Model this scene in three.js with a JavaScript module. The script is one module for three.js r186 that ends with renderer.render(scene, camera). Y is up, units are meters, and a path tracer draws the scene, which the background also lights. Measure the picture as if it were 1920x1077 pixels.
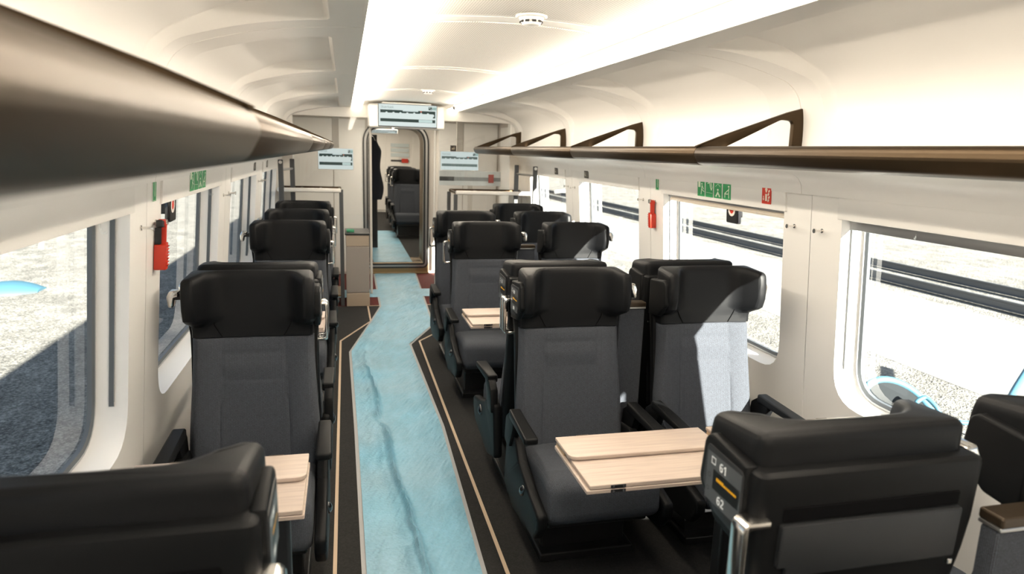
import * as THREE from 'three';
import { RoundedBoxGeometry } from 'three/addons/geometries/RoundedBoxGeometry.js';
import { mergeGeometries, toCreasedNormals } from 'three/addons/utils/BufferGeometryUtils.js';
import { RectAreaLightUniformsLib } from 'three/addons/lights/RectAreaLightUniformsLib.js';

// ---------------------------------------------------------------- camera, sky, sun, exposure
const W = 1920, H = 1077;
const scene = new THREE.Scene();
const camera = new THREE.PerspectiveCamera(2 * Math.atan(H / 2 / 1280) * 180 / Math.PI, W / H, 0.05, 300);
{
  const right = new THREE.Vector3(0.97173459, 0.03128622, 0.2339937);
  const up = new THREE.Vector3(0.01554908, 0.98054517, -0.19567676);
  const back = new THREE.Vector3(-0.23556338, 0.19378427, 0.95234319);
  camera.position.set(-0.68, 1.70, 0);
  camera.quaternion.setFromRotationMatrix(new THREE.Matrix4().makeBasis(right, up, back));
  camera.focus = 3.0; camera.userData.fStop = 3.4;
  camera.updateMatrixWorld();
}
const renderer = new THREE.WebGLRenderer({ antialias: true });
renderer.toneMapping = THREE.LinearToneMapping;
renderer.toneMappingExposure = 1.12;
renderer.shadowMap.enabled = true;
RectAreaLightUniformsLib.init();

scene.background = new THREE.Color(0.36, 0.46, 0.60);
scene.backgroundIntensity = 1.15;

const sun = new THREE.DirectionalLight(new THREE.Color(1.0, 0.93, 0.82), 42);
{
  const d = new THREE.Vector3(1, 1.13, 2.9).normalize();
  sun.position.copy(d.multiplyScalar(40)).add(new THREE.Vector3(0, 0, -4));
  sun.target.position.set(0, 0, -4);
  sun.castShadow = true; sun.shadow.mapSize.set(4096, 4096);
  Object.assign(sun.shadow.camera, { left: -22, right: 22, top: 22, bottom: -22, near: 1, far: 100 });
  scene.add(sun, sun.target);
}
// cove lamps: two long light strips along the ceiling (diffusers are built below)
const LAMP = new THREE.Color(1.0, 0.885, 0.73);
function areaLamp(x, y, z, w, l, intensity, target, color = LAMP) {
  const a = new THREE.RectAreaLight(color, intensity, w, l);
  a.position.set(x, y, z); a.lookAt(...target); scene.add(a);
  return a;
}
for (const s of [-1, 1]) {
  const a = new THREE.RectAreaLight(LAMP, 66, 9.2, 0.026);
  a.position.set(s * 0.481, 2.133, -2.85);
  a.lookAt(-s * 0.52, 2.05, -2.85);            // the inner flank washes the ceiling panel and the wall across
  const c = new THREE.RectAreaLight(LAMP, 14, 0.08, 9.2);
  c.position.set(s * 0.54, 2.128, -2.85); c.rotation.set(-Math.PI / 2, 0, 0);
  const u = new THREE.RectAreaLight(new THREE.Color(1.0, 0.91, 0.79), 24, 9.2, 0.018);
  u.position.set(s * 0.915, 1.694, -2.85);
  u.lookAt(s * 1.37, 1.36, -2.85);             // reading-light line under the rack
  const r = new THREE.RectAreaLight(LAMP, 13, 9.2, 0.018);
  r.position.set(s * 0.935, 1.7475, -2.85);
  r.lookAt(s * 1.30, 2.06, -2.85);             // light line on the rack shelf, behind the rail
  scene.add(a, c, u, r);
}

// ---------------------------------------------------------------- helpers
let seed = 12345;
function rnd() { seed |= 0; seed = seed + 0x6D2B79F5 | 0; let t = Math.imul(seed ^ seed >>> 15, 1 | seed); t = t + Math.imul(t ^ t >>> 7, 61 | t) ^ t; return ((t ^ t >>> 14) >>> 0) / 4294967296; }
const sstep = (a, b, x) => { const t = Math.min(1, Math.max(0, (x - a) / (b - a))); return t * t * (3 - 2 * t); };
const lerp = (a, b, t) => a + (b - a) * t;
const used = {};
function numbered(n) { const k = used[n] = (used[n] ?? -1) + 1; return k ? n + '_' + String(k).padStart(3, '0') : n; }
function tag(o, label, category, group) { o.userData.label = label; o.userData.category = category; if (group) o.userData.group = group; return o; }
function thing(name, label, category, group, pos = [0, 0, 0], ry = 0) {
  const g = new THREE.Group(); g.name = numbered(name); g.position.set(...pos); g.rotation.y = ry;
  tag(g, label, category, group); scene.add(g); return g;
}
function shell(name, parent) {               // a group of the setting
  const g = new THREE.Group(); g.name = name; g.userData.kind = 'structure'; (parent ?? scene).add(g); return g;
}
function mesh(name, geo, mat, parent, label) {
  const m = new THREE.Mesh(geo, mat); m.castShadow = m.receiveShadow = true;
  if (parent) { m.name = name; parent.add(m); if (label) m.userData.label = label; }
  else { m.name = numbered(name); scene.add(m); }
  return m;
}
function solid(name, geo, mat) { const m = mesh(name, geo, mat); m.userData.kind = 'structure'; return m; }
function copyOf(o, pos, ry, label) {
  const c = o.clone(); c.name = numbered(o.name.replace(/_\d{3}$/, '')); c.position.set(...pos); c.rotation.set(0, ry, 0); c.userData = { ...o.userData };
  if (label) c.userData.label = label;
  scene.add(c); return c;
}
function boxUV(geo) {
  let g = geo.index ? geo.toNonIndexed() : geo;
  const p = g.attributes.position, n = p.count, uv = new Float32Array(n * 2);
  const a = new THREE.Vector3(), b = new THREE.Vector3(), c = new THREE.Vector3();
  for (let i = 0; i < n; i += 3) {
    a.fromBufferAttribute(p, i); b.fromBufferAttribute(p, i + 1); c.fromBufferAttribute(p, i + 2);
    const N = b.clone().sub(a).cross(c.clone().sub(a)), x = Math.abs(N.x), y = Math.abs(N.y), z = Math.abs(N.z);
    [a, b, c].forEach((v, k) => {
      const [u, w] = x > y && x > z ? [v.z, v.y] : y > z ? [v.x, v.z] : [v.x, v.y];
      uv[(i + k) * 2] = u; uv[(i + k) * 2 + 1] = w;
    });
  }
  g.setAttribute('uv', new THREE.BufferAttribute(uv, 2));
  return g;
}
function finish(pos, idx, crease = 0.7, closed = true) {
  if (closed) {
    let vol = 0;
    for (let i = 0; i < idx.length; i += 3) {
      const [a, b, c] = [idx[i] * 3, idx[i + 1] * 3, idx[i + 2] * 3];
      vol += pos[a] * (pos[b + 1] * pos[c + 2] - pos[b + 2] * pos[c + 1]) - pos[a + 1] * (pos[b] * pos[c + 2] - pos[b + 2] * pos[c]) + pos[a + 2] * (pos[b] * pos[c + 1] - pos[b + 1] * pos[c]);
    }
    if (vol < 0) for (let i = 0; i < idx.length; i += 3) [idx[i], idx[i + 1]] = [idx[i + 1], idx[i]];
  }
  let g = new THREE.BufferGeometry();
  g.setAttribute('position', new THREE.Float32BufferAttribute(pos, 3)); g.setIndex(idx);
  g = toCreasedNormals(g, crease);
  return boxUV(g);
}
// loops of equal length joined to a skin; ring: the loops are closed; caps: both ends filled
function loft(loops, { ring = true, caps = true, crease = 0.7, capRef } = {}) {
  const n = loops[0].length, pos = [], idx = [];
  loops.forEach((l) => l.forEach((p) => pos.push(p[0], p[1], p[2])));
  for (let i = 0; i + 1 < loops.length; i++) for (let j = 0; j < (ring ? n : n - 1); j++) {
    const a = i * n + j, b = i * n + (j + 1) % n, c = a + n, d = b + n;
    idx.push(a, c, b, b, c, d);
  }
  if (ring && caps) for (const [li, flip] of [[0, false], [loops.length - 1, true]]) {
    const L = loops[li], e = [0, 1, 2].map((k) => Math.max(...L.map((p) => p[k])) - Math.min(...L.map((p) => p[k])));
    const drop = e.indexOf(Math.min(...e)), ax = [0, 1, 2].filter((k) => k !== drop);
    const flat = capRef ?? L.map((p) => [p[ax[0]], p[ax[1]]]), tris = THREE.ShapeUtils.triangulateShape(flat.map((p) => new THREE.Vector2(p[0], p[1])), []);
    // winding: follow the neighbouring quads
        for (const t of tris) { const [a, b, c] = t.map((k) => li * n + k); if (flip) idx.push(a, c, b); else idx.push(a, b, c); }
    // triangulateShape keeps the loop's own turn
  }
  return finish(pos, idx, crease, ring && caps);
}
// polygon with rounded corners, same number of points for every call with the same corners
function roundPoly(pts, radii, seg = 5) {
  const out = [], n = pts.length;
  for (let i = 0; i < n; i++) {
    const r0 = Array.isArray(radii) ? radii[i] : radii, P = pts[i], A = pts[(i + n - 1) % n], B = pts[(i + 1) % n];
    if (!r0) { out.push([P[0], P[1]]); continue; }
    const la = Math.hypot(A[0] - P[0], A[1] - P[1]), lb = Math.hypot(B[0] - P[0], B[1] - P[1]);
    const ua = [(A[0] - P[0]) / la, (A[1] - P[1]) / la], ub = [(B[0] - P[0]) / lb, (B[1] - P[1]) / lb];
    const ang = Math.acos(Math.max(-1, Math.min(1, ua[0] * ub[0] + ua[1] * ub[1])));
    const d = Math.min(r0 / Math.tan(ang / 2), la * 0.49, lb * 0.49);
    for (let k = 0; k <= seg; k++) {             // quadratic Bezier close to an arc
      const t = k / seg, a = (1 - t) * (1 - t), c = t * t, b = 2 * t * (1 - t);
      out.push([a * (P[0] + ua[0] * d) + b * P[0] + c * (P[0] + ub[0] * d), a * (P[1] + ua[1] * d) + b * P[1] + c * (P[1] + ub[1] * d)]);
    }
  }
  return out;
}
function insetLoop(L, d) {                        // offset a 2D loop inwards
  const n = L.length; let area = 0;
  L.forEach((p, k) => { const q = L[(k + 1) % n]; area += p[0] * q[1] - q[0] * p[1]; });
  const s = area > 0 ? 1 : -1;
  return L.map((p, k) => {
    const a = L[(k + n - 1) % n], b = L[(k + 1) % n]; let tx = b[0] - a[0], ty = b[1] - a[1]; const l = Math.hypot(tx, ty) || 1;
    return [p[0] - s * ty / l * d, p[1] + s * tx / l * d];
  });
}
// 2D loop (a,b) extruded along an axis with rounded rims; map turns (a, b, t) into xyz
function pillow(L, t0, t1, r, map, seg = 3, crease = 0.7) {
  const loops = [];
  if (!r) return loft([L.map((p) => map(p[0], p[1], t0)), L.map((p) => map(p[0], p[1], t1))], { crease });
  for (let k = 0; k <= seg; k++) { const a = k / seg * Math.PI / 2; loops.push(insetLoop(L, r * (1 - Math.sin(a))).map((p) => map(p[0], p[1], t0 + r * (1 - Math.cos(a))))); }
  for (let k = seg; k >= 0; k--) { const a = k / seg * Math.PI / 2; loops.push(insetLoop(L, r * (1 - Math.sin(a))).map((p) => map(p[0], p[1], t1 - r * (1 - Math.cos(a))))); }
  return loft(loops, { crease, capRef: L });
}
const XY = (a, b, t) => [a, b, t], ZY = (a, b, t) => [t, b, a], XZ = (a, b, t) => [a, t, b];
const rectPts = (x0, y0, x1, y1) => [[x0, y0], [x1, y0], [x1, y1], [x0, y1]];
function rbox(x0, x1, y0, y1, z0, z1, r = 0.004) {
  const g = new RoundedBoxGeometry(x1 - x0, y1 - y0, z1 - z0, 2, Math.min(r, (x1 - x0) / 2.01, (y1 - y0) / 2.01, (z1 - z0) / 2.01));
  g.translate((x0 + x1) / 2, (y0 + y1) / 2, (z0 + z1) / 2); return boxUV(g);
}
function box(x0, x1, y0, y1, z0, z1) { const g = new THREE.BoxGeometry(x1 - x0, y1 - y0, z1 - z0); g.translate((x0 + x1) / 2, (y0 + y1) / 2, (z0 + z1) / 2); return boxUV(g); }
function tube(pts, r, closed = false, n = 40, rs = 8) { return new THREE.TubeGeometry(new THREE.CatmullRomCurve3(pts.map((p) => new THREE.Vector3(...p)), closed, 'catmullrom', 0.3), n, r, rs, closed); }
function cyl(r, h, at, axis = 'y', r2 = r, seg = 20) {
  const g = new THREE.CylinderGeometry(r2, r, h, seg); if (axis === 'x') g.rotateZ(Math.PI / 2); if (axis === 'z') g.rotateX(Math.PI / 2); g.translate(...at); return g;
}
const merge = (list) => mergeGeometries(list.map((g) => { const h = g.index ? g.toNonIndexed() : g; for (const k of Object.keys(h.attributes)) if (!['position', 'normal', 'uv'].includes(k)) h.deleteAttribute(k); return h; }));

// ---------------------------------------------------------------- textures and materials
function vnoise(cells, sd) {                       // tileable value noise on a cells x cells lattice
  const keep = seed; seed = sd; const v = Array.from({ length: cells * cells }, rnd); seed = keep;
  return (u, w) => {
    const x = ((u % 1) + 1) % 1 * cells, y = ((w % 1) + 1) % 1 * cells, xi = Math.floor(x), yi = Math.floor(y), fx = x - xi, fy = y - yi;
    const sx = fx * fx * (3 - 2 * fx), sy = fy * fy * (3 - 2 * fy), at = (i, j) => v[(j % cells) * cells + (i % cells)];
    return lerp(lerp(at(xi, yi), at(xi + 1, yi), sx), lerp(at(xi, yi + 1), at(xi + 1, yi + 1), sx), sy);
  };
}
function tex(size, metres, f, srgb = true, metresV = metres) {
  const d = new Uint8Array(size * size * 4);
  for (let y = 0; y < size; y++) for (let x = 0; x < size; x++) {
    const c = f(x / size, y / size), i = (y * size + x) * 4;
    const [r, g, b] = Array.isArray(c) ? c : [c, c, c];
    d[i] = Math.max(0, Math.min(255, r * 255)); d[i + 1] = Math.max(0, Math.min(255, g * 255)); d[i + 2] = Math.max(0, Math.min(255, b * 255)); d[i + 3] = 255;
  }
  const t = new THREE.DataTexture(d, size, size); t.wrapS = t.wrapT = THREE.RepeatWrapping; t.magFilter = THREE.LinearFilter; t.minFilter = THREE.LinearMipmapLinearFilter; t.generateMipmaps = true;
  if (srgb) t.colorSpace = THREE.SRGBColorSpace; t.repeat.set(1 / metres, 1 / metresV); t.needsUpdate = true; return t;
}
function canvasTex(w, h, draw) {
  const c = document.createElement('canvas'); c.width = w; c.height = h; draw(c.getContext('2d'), w, h);
  const t = new THREE.CanvasTexture(c); t.colorSpace = THREE.SRGBColorSpace; return t;
}
const lin = (r, g, b) => new THREE.Color().setRGB(r, g, b);
const std = (c, roughness, metalness = 0, extra = {}) => new THREE.MeshStandardMaterial({ color: c, roughness, metalness, ...extra });
const phys = (o) => new THREE.MeshPhysicalMaterial(o);
const n8 = vnoise(8, 1), n16 = vnoise(16, 2), n64 = vnoise(64, 3), n128 = vnoise(128, 4), n5 = vnoise(5, 5);
const M = {};
M.white = phys({ color: lin(0.87, 0.85, 0.815), roughness: 0.42, clearcoat: 0.15, clearcoatRoughness: 0.35 });
M.ceil = std(lin(0.86, 0.84, 0.80), 0.6);
M.perf = std(lin(1, 1, 1), 0.65, 0, {
  map: tex(128, 0.05, (u, v) => { const k = 5, a = (u * k) % 1 - 0.5, b = (v * k) % 1 - 0.5, s = Math.hypot(a, b); const h = 1 - 0.33 * (1 - sstep(0.18, 0.30, s)); return [0.905 * h, 0.885 * h, 0.855 * h]; }),
});
M.reveal = std(lin(0.88, 0.88, 0.87), 0.4);
M.bronze = std(lin(0.060, 0.040, 0.022), 0.40, 0.85);
M.bronzeDark = std(lin(0.06, 0.043, 0.028), 0.4, 0.6);
M.chrome = std(lin(0.80, 0.78, 0.75), 0.16, 1);
M.alu = std(lin(0.50, 0.50, 0.50), 0.35, 0.9);
M.fabric = std(lin(1, 1, 1), 0.92, 0, {
  map: tex(256, 0.064, (u, v) => { const rib = 0.5 + 0.5 * Math.sin(u * Math.PI * 2 * 16), w = 0.5 + 0.5 * Math.sin(v * Math.PI * 2 * 32 + 3 * n16(u, v)); const k = 0.62 + 0.36 * rib * (0.6 + 0.4 * w) + 0.40 * (n64(u, v) - 0.5) + 0.25 * (n128(u, v) - 0.5); return [0.302 * k, 0.322 * k, 0.358 * k]; }),
  bumpMap: tex(256, 0.064, (u, v) => 0.5 + 0.3 * Math.sin(u * Math.PI * 2 * 16) + 0.3 * (n64(u, v) - 0.5), false), bumpScale: 0.0006,
});
M.leather = phys({ color: lin(0.007, 0.0075, 0.0085), roughness: 0.43, specularIntensity: 0.34,
  bumpMap: tex(256, 0.06, (u, v) => 0.5 + 0.4 * (n64(u, v) - 0.5) + 0.3 * (n128(u, v) - 0.5), false), bumpScale: 0.0003 });
M.plastic = phys({ color: lin(0.006, 0.0064, 0.007), roughness: 0.47, specularIntensity: 0.28 });
M.plasticGrey = phys({ color: lin(0.022, 0.0235, 0.026), roughness: 0.45, specularIntensity: 0.45 });
M.rubber = std(lin(0.012, 0.012, 0.012), 0.6);
M.gasket = std(lin(0.10, 0.115, 0.13), 0.5);
M.seam = phys({ color: lin(0.003, 0.003, 0.0035), roughness: 0.9, specularIntensity: 0.15 });
M.wood = std(lin(1, 1, 1), 0.45, 0, {
  map: tex(512, 0.9, (u, v) => { const g = n8(u * 1, v * 3) * 0.5 + n64(u * 0.25, v) * 0.3 + n128(u * 0.125, v) * 0.35, k = 0.93 + 0.13 * (g - 0.55); return [0.745 * k, 0.685 * k * (0.98 + 0.02 * g), 0.63 * k]; }, true, 0.25),
});
M.ply = std(lin(1, 1, 1), 0.55, 0, { map: tex(64, 0.1, (u, v) => { const k = 0.9 + 0.12 * Math.sin(v * Math.PI * 2 * 16) * 0.5 + 0.08 * (n64(u, v) - 0.5); return [0.80 * k, 0.70 * k, 0.57 * k]; }) });
M.carpet = std(lin(1, 1, 1), 0.97, 0, { map: tex(512, 0.5, (u, v) => { const k = 0.060 + 0.045 * n128(u, v) + 0.035 * n64(u * 1, v) + 0.01 * n8(u, v); return [k * 1.02, k, k * 0.97]; }) });
M.redCarpet = std(lin(1, 1, 1), 0.95, 0, { map: tex(256, 0.4, (u, v) => { const k = 0.62 + 0.4 * n64(u, v); return [0.40 * k, 0.10 * k, 0.07 * k]; }) });
M.strip = std(lin(0.50, 0.38, 0.27), 0.6);
M.film = phys({ color: lin(1, 1, 1), roughness: 0.42, specularIntensity: 0.5,
  map: tex(512, 1.4, (u, v) => { const k = 0.93 + 0.07 * (n8(u, v) - 0.5) + 0.05 * (n16(u * 2, v * 0.5) - 0.5) + 0.05 * (n128(u, v) - 0.5); const w = n5(u, v); return [0.475 * k + 0.09 * w * k, 0.70 * k + 0.02 * w, 0.80 * k]; }),
  bumpMap: tex(512, 0.9, (u, v) => 0.5 * n16(u + v * 0.6, v * 0.4) + 0.35 * n64(u + v * 0.4, v * 0.25) + 0.15 * n128(u, v), false), bumpScale: 0.006 });
M.filmEdge = std(lin(0.33, 0.335, 0.34), 0.5);
M.glass = phys({ color: lin(0.93, 0.97, 0.97), roughness: 0, transmission: 1, thickness: 0, ior: 1.5 });
M.clear = phys({ color: lin(0.97, 0.98, 0.98), roughness: 0.02, transmission: 1, thickness: 0, ior: 1.5 });
M.diffuser = new THREE.MeshStandardMaterial({ color: lin(0.9, 0.88, 0.84), roughness: 0.6, emissive: lin(1.0, 0.88, 0.70), emissiveIntensity: 4 });
M.readingLens = new THREE.MeshStandardMaterial({ color: lin(0.8, 0.8, 0.8), roughness: 0.5, emissive: lin(1.0, 0.95, 0.88), emissiveIntensity: 0.9 });
M.red = std(lin(0.55, 0.035, 0.015), 0.4);
M.black = std(lin(0.012, 0.012, 0.013), 0.35);
M.blackGloss = phys({ color: lin(0.01, 0.01, 0.012), roughness: 0.15, clearcoat: 1, clearcoatRoughness: 0.05 });
M.blind = std(lin(0.62, 0.55, 0.46), 0.85);
M.gravel = std(lin(1, 1, 1), 1, 0, {
  map: tex(1024, 3.0, (u, v) => { const k = 0.49 + 0.22 * (n128(u * 2, v * 2) - 0.5) + 0.24 * (n128(u + 0.3, v + 0.7) - 0.5) + 0.12 * (n16(u, v) - 0.5) + 0.10 * (n5(u, v) - 0.5); return [k * 1.0, k * 0.985, k * 0.94]; }),
  bumpMap: tex(512, 1.5, (u, v) => 0.6 * n128(u, v) + 0.4 * n64(u, v), false), bumpScale: 0.02,
});
M.rail = std(lin(0.12, 0.125, 0.13), 0.6, 0.2);
M.sleeper = std(lin(0.40, 0.385, 0.36), 0.9);
M.bluePaint = std(lin(0.055, 0.15, 0.21), 0.5);
M.grille = std(lin(0.004, 0.007, 0.009), 0.9);
M.concrete = std(lin(0.25, 0.247, 0.238), 0.9);
M.vest = std(lin(0.62, 0.58, 0.53), 0.45);
M.brass = std(lin(0.30, 0.21, 0.11), 0.35, 0.7);
M.steel = std(lin(0.42, 0.41, 0.40), 0.3, 0.8);
M.darkPost = std(lin(0.06, 0.062, 0.065), 0.4);
M.coat = std(lin(0.012, 0.014, 0.022), 0.95);

// ---------------------------------------------------------------- the car: setting
const zEnd = -8.05, zRear = 2.0, PITCH = 1.705;
const xw = (y) => 1.365 + 0.08 * (1.53 - y);
const pillarZ = (k) => -(2.69 + PITCH * k), openC = (k) => pillarZ(k) + PITCH / 2;   // opening k lies on the camera side of pillar k
const sideMap = (s, w0 = 0) => (z, y, w) => [s * (xw(y) + w0 + w), y, z];

// floor
solid('floor', box(-1.5, 1.5, -0.08, 0, -7.45, zRear), M.carpet);
{
  const f = solid('floor', box(-1.5, 1.5, -0.08, 0, -9.45, -7.45), M.redCarpet); f.name = 'floor_vestibule';
  const st = shell('trim_1');
  const strip = (pts) => {
    const left = [], right = [], w = 0.008;
    pts.forEach((p, i) => {
      const a = pts[Math.max(0, i - 1)], b = pts[Math.min(pts.length - 1, i + 1)];
      const d1 = [p[0] - a[0], p[1] - a[1]], d2 = [b[0] - p[0], b[1] - p[1]], l1 = Math.hypot(...d1) || 1, l2 = Math.hypot(...d2) || 1;
      let t = [d1[0] / l1 + d2[0] / l2, d1[1] / l1 + d2[1] / l2]; const l = Math.hypot(...t); t = [t[0] / l, t[1] / l];
      const m = i && i < pts.length - 1 ? w / Math.max(0.5, Math.abs((d1[0] / l1) * t[0] + (d1[1] / l1) * t[1])) : w;
      left.push([p[0] - t[1] * m, p[1] + t[0] * m]); right.push([p[0] + t[1] * m, p[1] - t[0] * m]);
    });
    return pillow([...left, ...right.reverse()], 0, 0.0025, 0, XZ);
  };
  mesh('floor_strip', strip([[-0.752, zRear], [-0.738, -6.06], [-0.45, -6.75], [-0.456, -7.44], [-0.30, -7.44]]), M.strip, st);
  mesh('floor_strip', strip([[-0.062, zRear], [-0.048, -5.97], [0.14, -6.24], [0.42, -6.55]]), M.strip, st);
  mesh('floor_strip', strip([[0.15, -7.44], [1.3, -7.44]]), M.strip, st);
}
// outer roof, fascia and skirts: they cast the train's shadow
solid('roof', box(-1.46, 1.46, 2.36, 2.44, -18.2, zRear + 0.1), M.steel);
for (const s of [-1, 1]) {
  const n = s < 0 ? 'left' : 'right';
  solid('wall_' + n + '_fascia', box(s < 0 ? -1.46 : 1.42, s < 0 ? -1.42 : 1.46, 1.60, 2.36, -18.2, zRear + 0.1), M.steel);
  solid('wall_' + n + '_skirt', box(s < 0 ? -1.54 : 1.50, s < 0 ? -1.50 : 1.54, -0.62, 0.06, -18.2, zRear + 0.1), M.steel);
}
solid('wall_rear', box(-1.5, 1.5, 0, 2.36, zRear, zRear + 0.05), M.white);

// side walls with windows
function openingLoop(k, inset, seg = 6) {
  const c = openC(k), hw = 0.6525 - inset, y0 = 0.65 + inset, y1 = 1.47 + 0.13 * Math.min(1, inset / 0.02);
  return roundPoly([[c - hw, y0], [c + hw, y0], [c + hw, y1], [c - hw, y1]], [0.16 - inset * 0.5, 0.16 - inset * 0.5, 0.012, 0.012], seg);
}
const KS = [-2, -1, 0, 1, 2, 3];
for (const s of [-1, 1]) {
  const side = s < 0 ? 'left' : 'right', wall = shell('wall_' + side);
  const panel = (z0, z1, k) => {
    const sh = new THREE.Shape([new THREE.Vector2(z0 + 0.002, 0), new THREE.Vector2(z1 - 0.002, 0), new THREE.Vector2(z1 - 0.002, 1.57), new THREE.Vector2(z0 + 0.002, 1.57)]);
    if (k !== undefined) sh.holes.push(new THREE.Path(openingLoop(k, 0).map((p) => new THREE.Vector2(p[0], p[1]))));
    const g = new THREE.ExtrudeGeometry(sh, { depth: 0.028, bevelEnabled: true, bevelThickness: 0.003, bevelSize: -0.0035, bevelOffset: 0, bevelSegments: 1, steps: 1 });
    const p = g.attributes.position, m = sideMap(s, 0.003);
    for (let i = 0; i < p.count; i++) p.setXYZ(i, ...m(p.getX(i), p.getY(i), p.getZ(i)));
    if (s > 0) { const q = p.array; for (let i = 0; i < p.count; i += 3) for (let c = 0; c < 3; c++) { const t = q[(i + 1) * 3 + c]; q[(i + 1) * 3 + c] = q[(i + 2) * 3 + c]; q[(i + 2) * 3 + c] = t; } }
    g.deleteAttribute('normal'); g.computeVertexNormals();
    return boxUV(g);
  };
  for (let k = -1; k <= 3; k++) mesh('wall_panel', panel(pillarZ(k), pillarZ(k - 1), k), M.white, wall);
  mesh('wall_panel', panel(pillarZ(-2), zRear), M.white, wall);
  mesh('wall_panel', panel(zEnd, pillarZ(3)), M.white, wall);
  // a backing skin that keeps the panel joints light-tight
  for (let k = -2; k <= 3; k++) { const z = pillarZ(k); mesh('joint_strip', pillow(rectPts(z - 0.05, 0, z + 0.05, 1.58), 0.031, 0.036, 0, sideMap(s)), M.white, wall); }
  // header panel over each window (houses the blind)
  for (let k = -1; k <= 3; k++) {
    const c = openC(k), L = roundPoly(rectPts(c - 0.672, 1.462, c + 0.672, 1.586), [0.004, 0.004, 0.06, 0.06], 5);
    mesh('blind_housing', pillow(L, -0.010, 0.02, 0.004, sideMap(s), 2), M.white, wall);
  }
  for (let k = -1; k <= 3; k++) {
    const win = shell('window_' + (s < 0 ? k + 2 : k + 7));
    const m = sideMap(s);
    const lp = (inset, w) => openingLoop(k, inset).map((p) => m(p[0], p[1], w));
    mesh('window_reveal', loft([lp(0, 0.0), lp(0.002, 0.01), lp(0.022, 0.105)], { caps: false, crease: 0.5 }), M.reveal, win);
    mesh('window_frame', loft([lp(0.022, 0.100), lp(0.024, 0.094), lp(0.036, 0.094), lp(0.040, 0.112), lp(0.010, 0.115)], { caps: false, crease: 0.5 }), M.alu, win);
    mesh('gasket', loft([lp(0.034, 0.093), lp(0.050, 0.097), lp(0.050, 0.112)], { caps: false, crease: 0.5 }), M.gasket, win);
    const sh = new THREE.ShapeGeometry(new THREE.Shape(openingLoop(k, 0.036).map((p) => new THREE.Vector2(p[0], p[1])))), pa = sh.attributes.position;
    for (let i = 0; i < pa.count; i++) pa.setXYZ(i, ...m(pa.getX(i), pa.getY(i), 0.108));
    sh.computeVertexNormals();
    mesh('window_pane', sh, M.glass, win);
    for (const e of [-1, 1]) {                     // blind guide grooves in both sides of the reveal
      const zc = openC(k) + e * 0.640;
      mesh('blind_guide', pillow(rectPts(zc - 0.004, 0.80, zc + 0.004, 1.46), 0.040, 0.056, 0, m), M.gasket, win);
    }
  }
}

// lower air-duct ledge under the rack, racks, upper walls, ceiling
const jointZ = (k) => -(2.75 + 1.71 * k);
const joints = [zRear, jointZ(-2), jointZ(-1), jointZ(0), jointZ(1), jointZ(2), zEnd];
const extrude = (poly, z0, z1, crease = 0.5) => loft([poly.map((p) => [p[0], p[1], z0]), poly.map((p) => [p[0], p[1], z1])], { crease });
function thick(line, t) {                        // a polyline thickened to one side
  const n = line.length, off = line.map((p, i) => {
    const a = line[Math.max(0, i - 1)], b = line[Math.min(n - 1, i + 1)], l = Math.hypot(b[0] - a[0], b[1] - a[1]);
    return [p[0] + (b[1] - a[1]) / l * t, p[1] - (b[0] - a[0]) / l * t];
  });
  return [...line, ...off.reverse()];
}
function smoothLine(pts, n) { return new THREE.CatmullRomCurve3(pts.map((p) => new THREE.Vector3(p[0], p[1], 0)), false, 'centripetal').getSpacedPoints(n).map((v) => [v.x, v.y]); }
const underLine = smoothLine([[1.363, 1.555], [1.352, 1.605], [1.322, 1.640], [1.27, 1.660], [1.15, 1.683], [1.0, 1.700], [0.875, 1.708]], 26);
const railLoop = roundPoly([[0.788, 1.722], [0.812, 1.678], [0.850, 1.668], [0.885, 1.690], [0.885, 1.745], [0.812, 1.752]], [0.030, 0.030, 0.02, 0.006, 0.006, 0.030], 8);
const upLine = smoothLine([[1.315, 1.74], [1.314, 1.82], [1.306, 1.90], [1.293, 1.950], [1.268, 1.995], [1.225, 2.033], [1.16, 2.058], [0.98, 2.103], [0.80, 2.127], [0.607, 2.140]], 72).flatMap((p, i, L) => {
  const q = L[i + 1]; if (!q || p[0] > 0.775 || p[0] < 0.715) return [p];
  return [0, 0.25, 0.5, 0.75].map((t) => [lerp(p[0], q[0], t), lerp(p[1], q[1], t)]);
});
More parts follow.
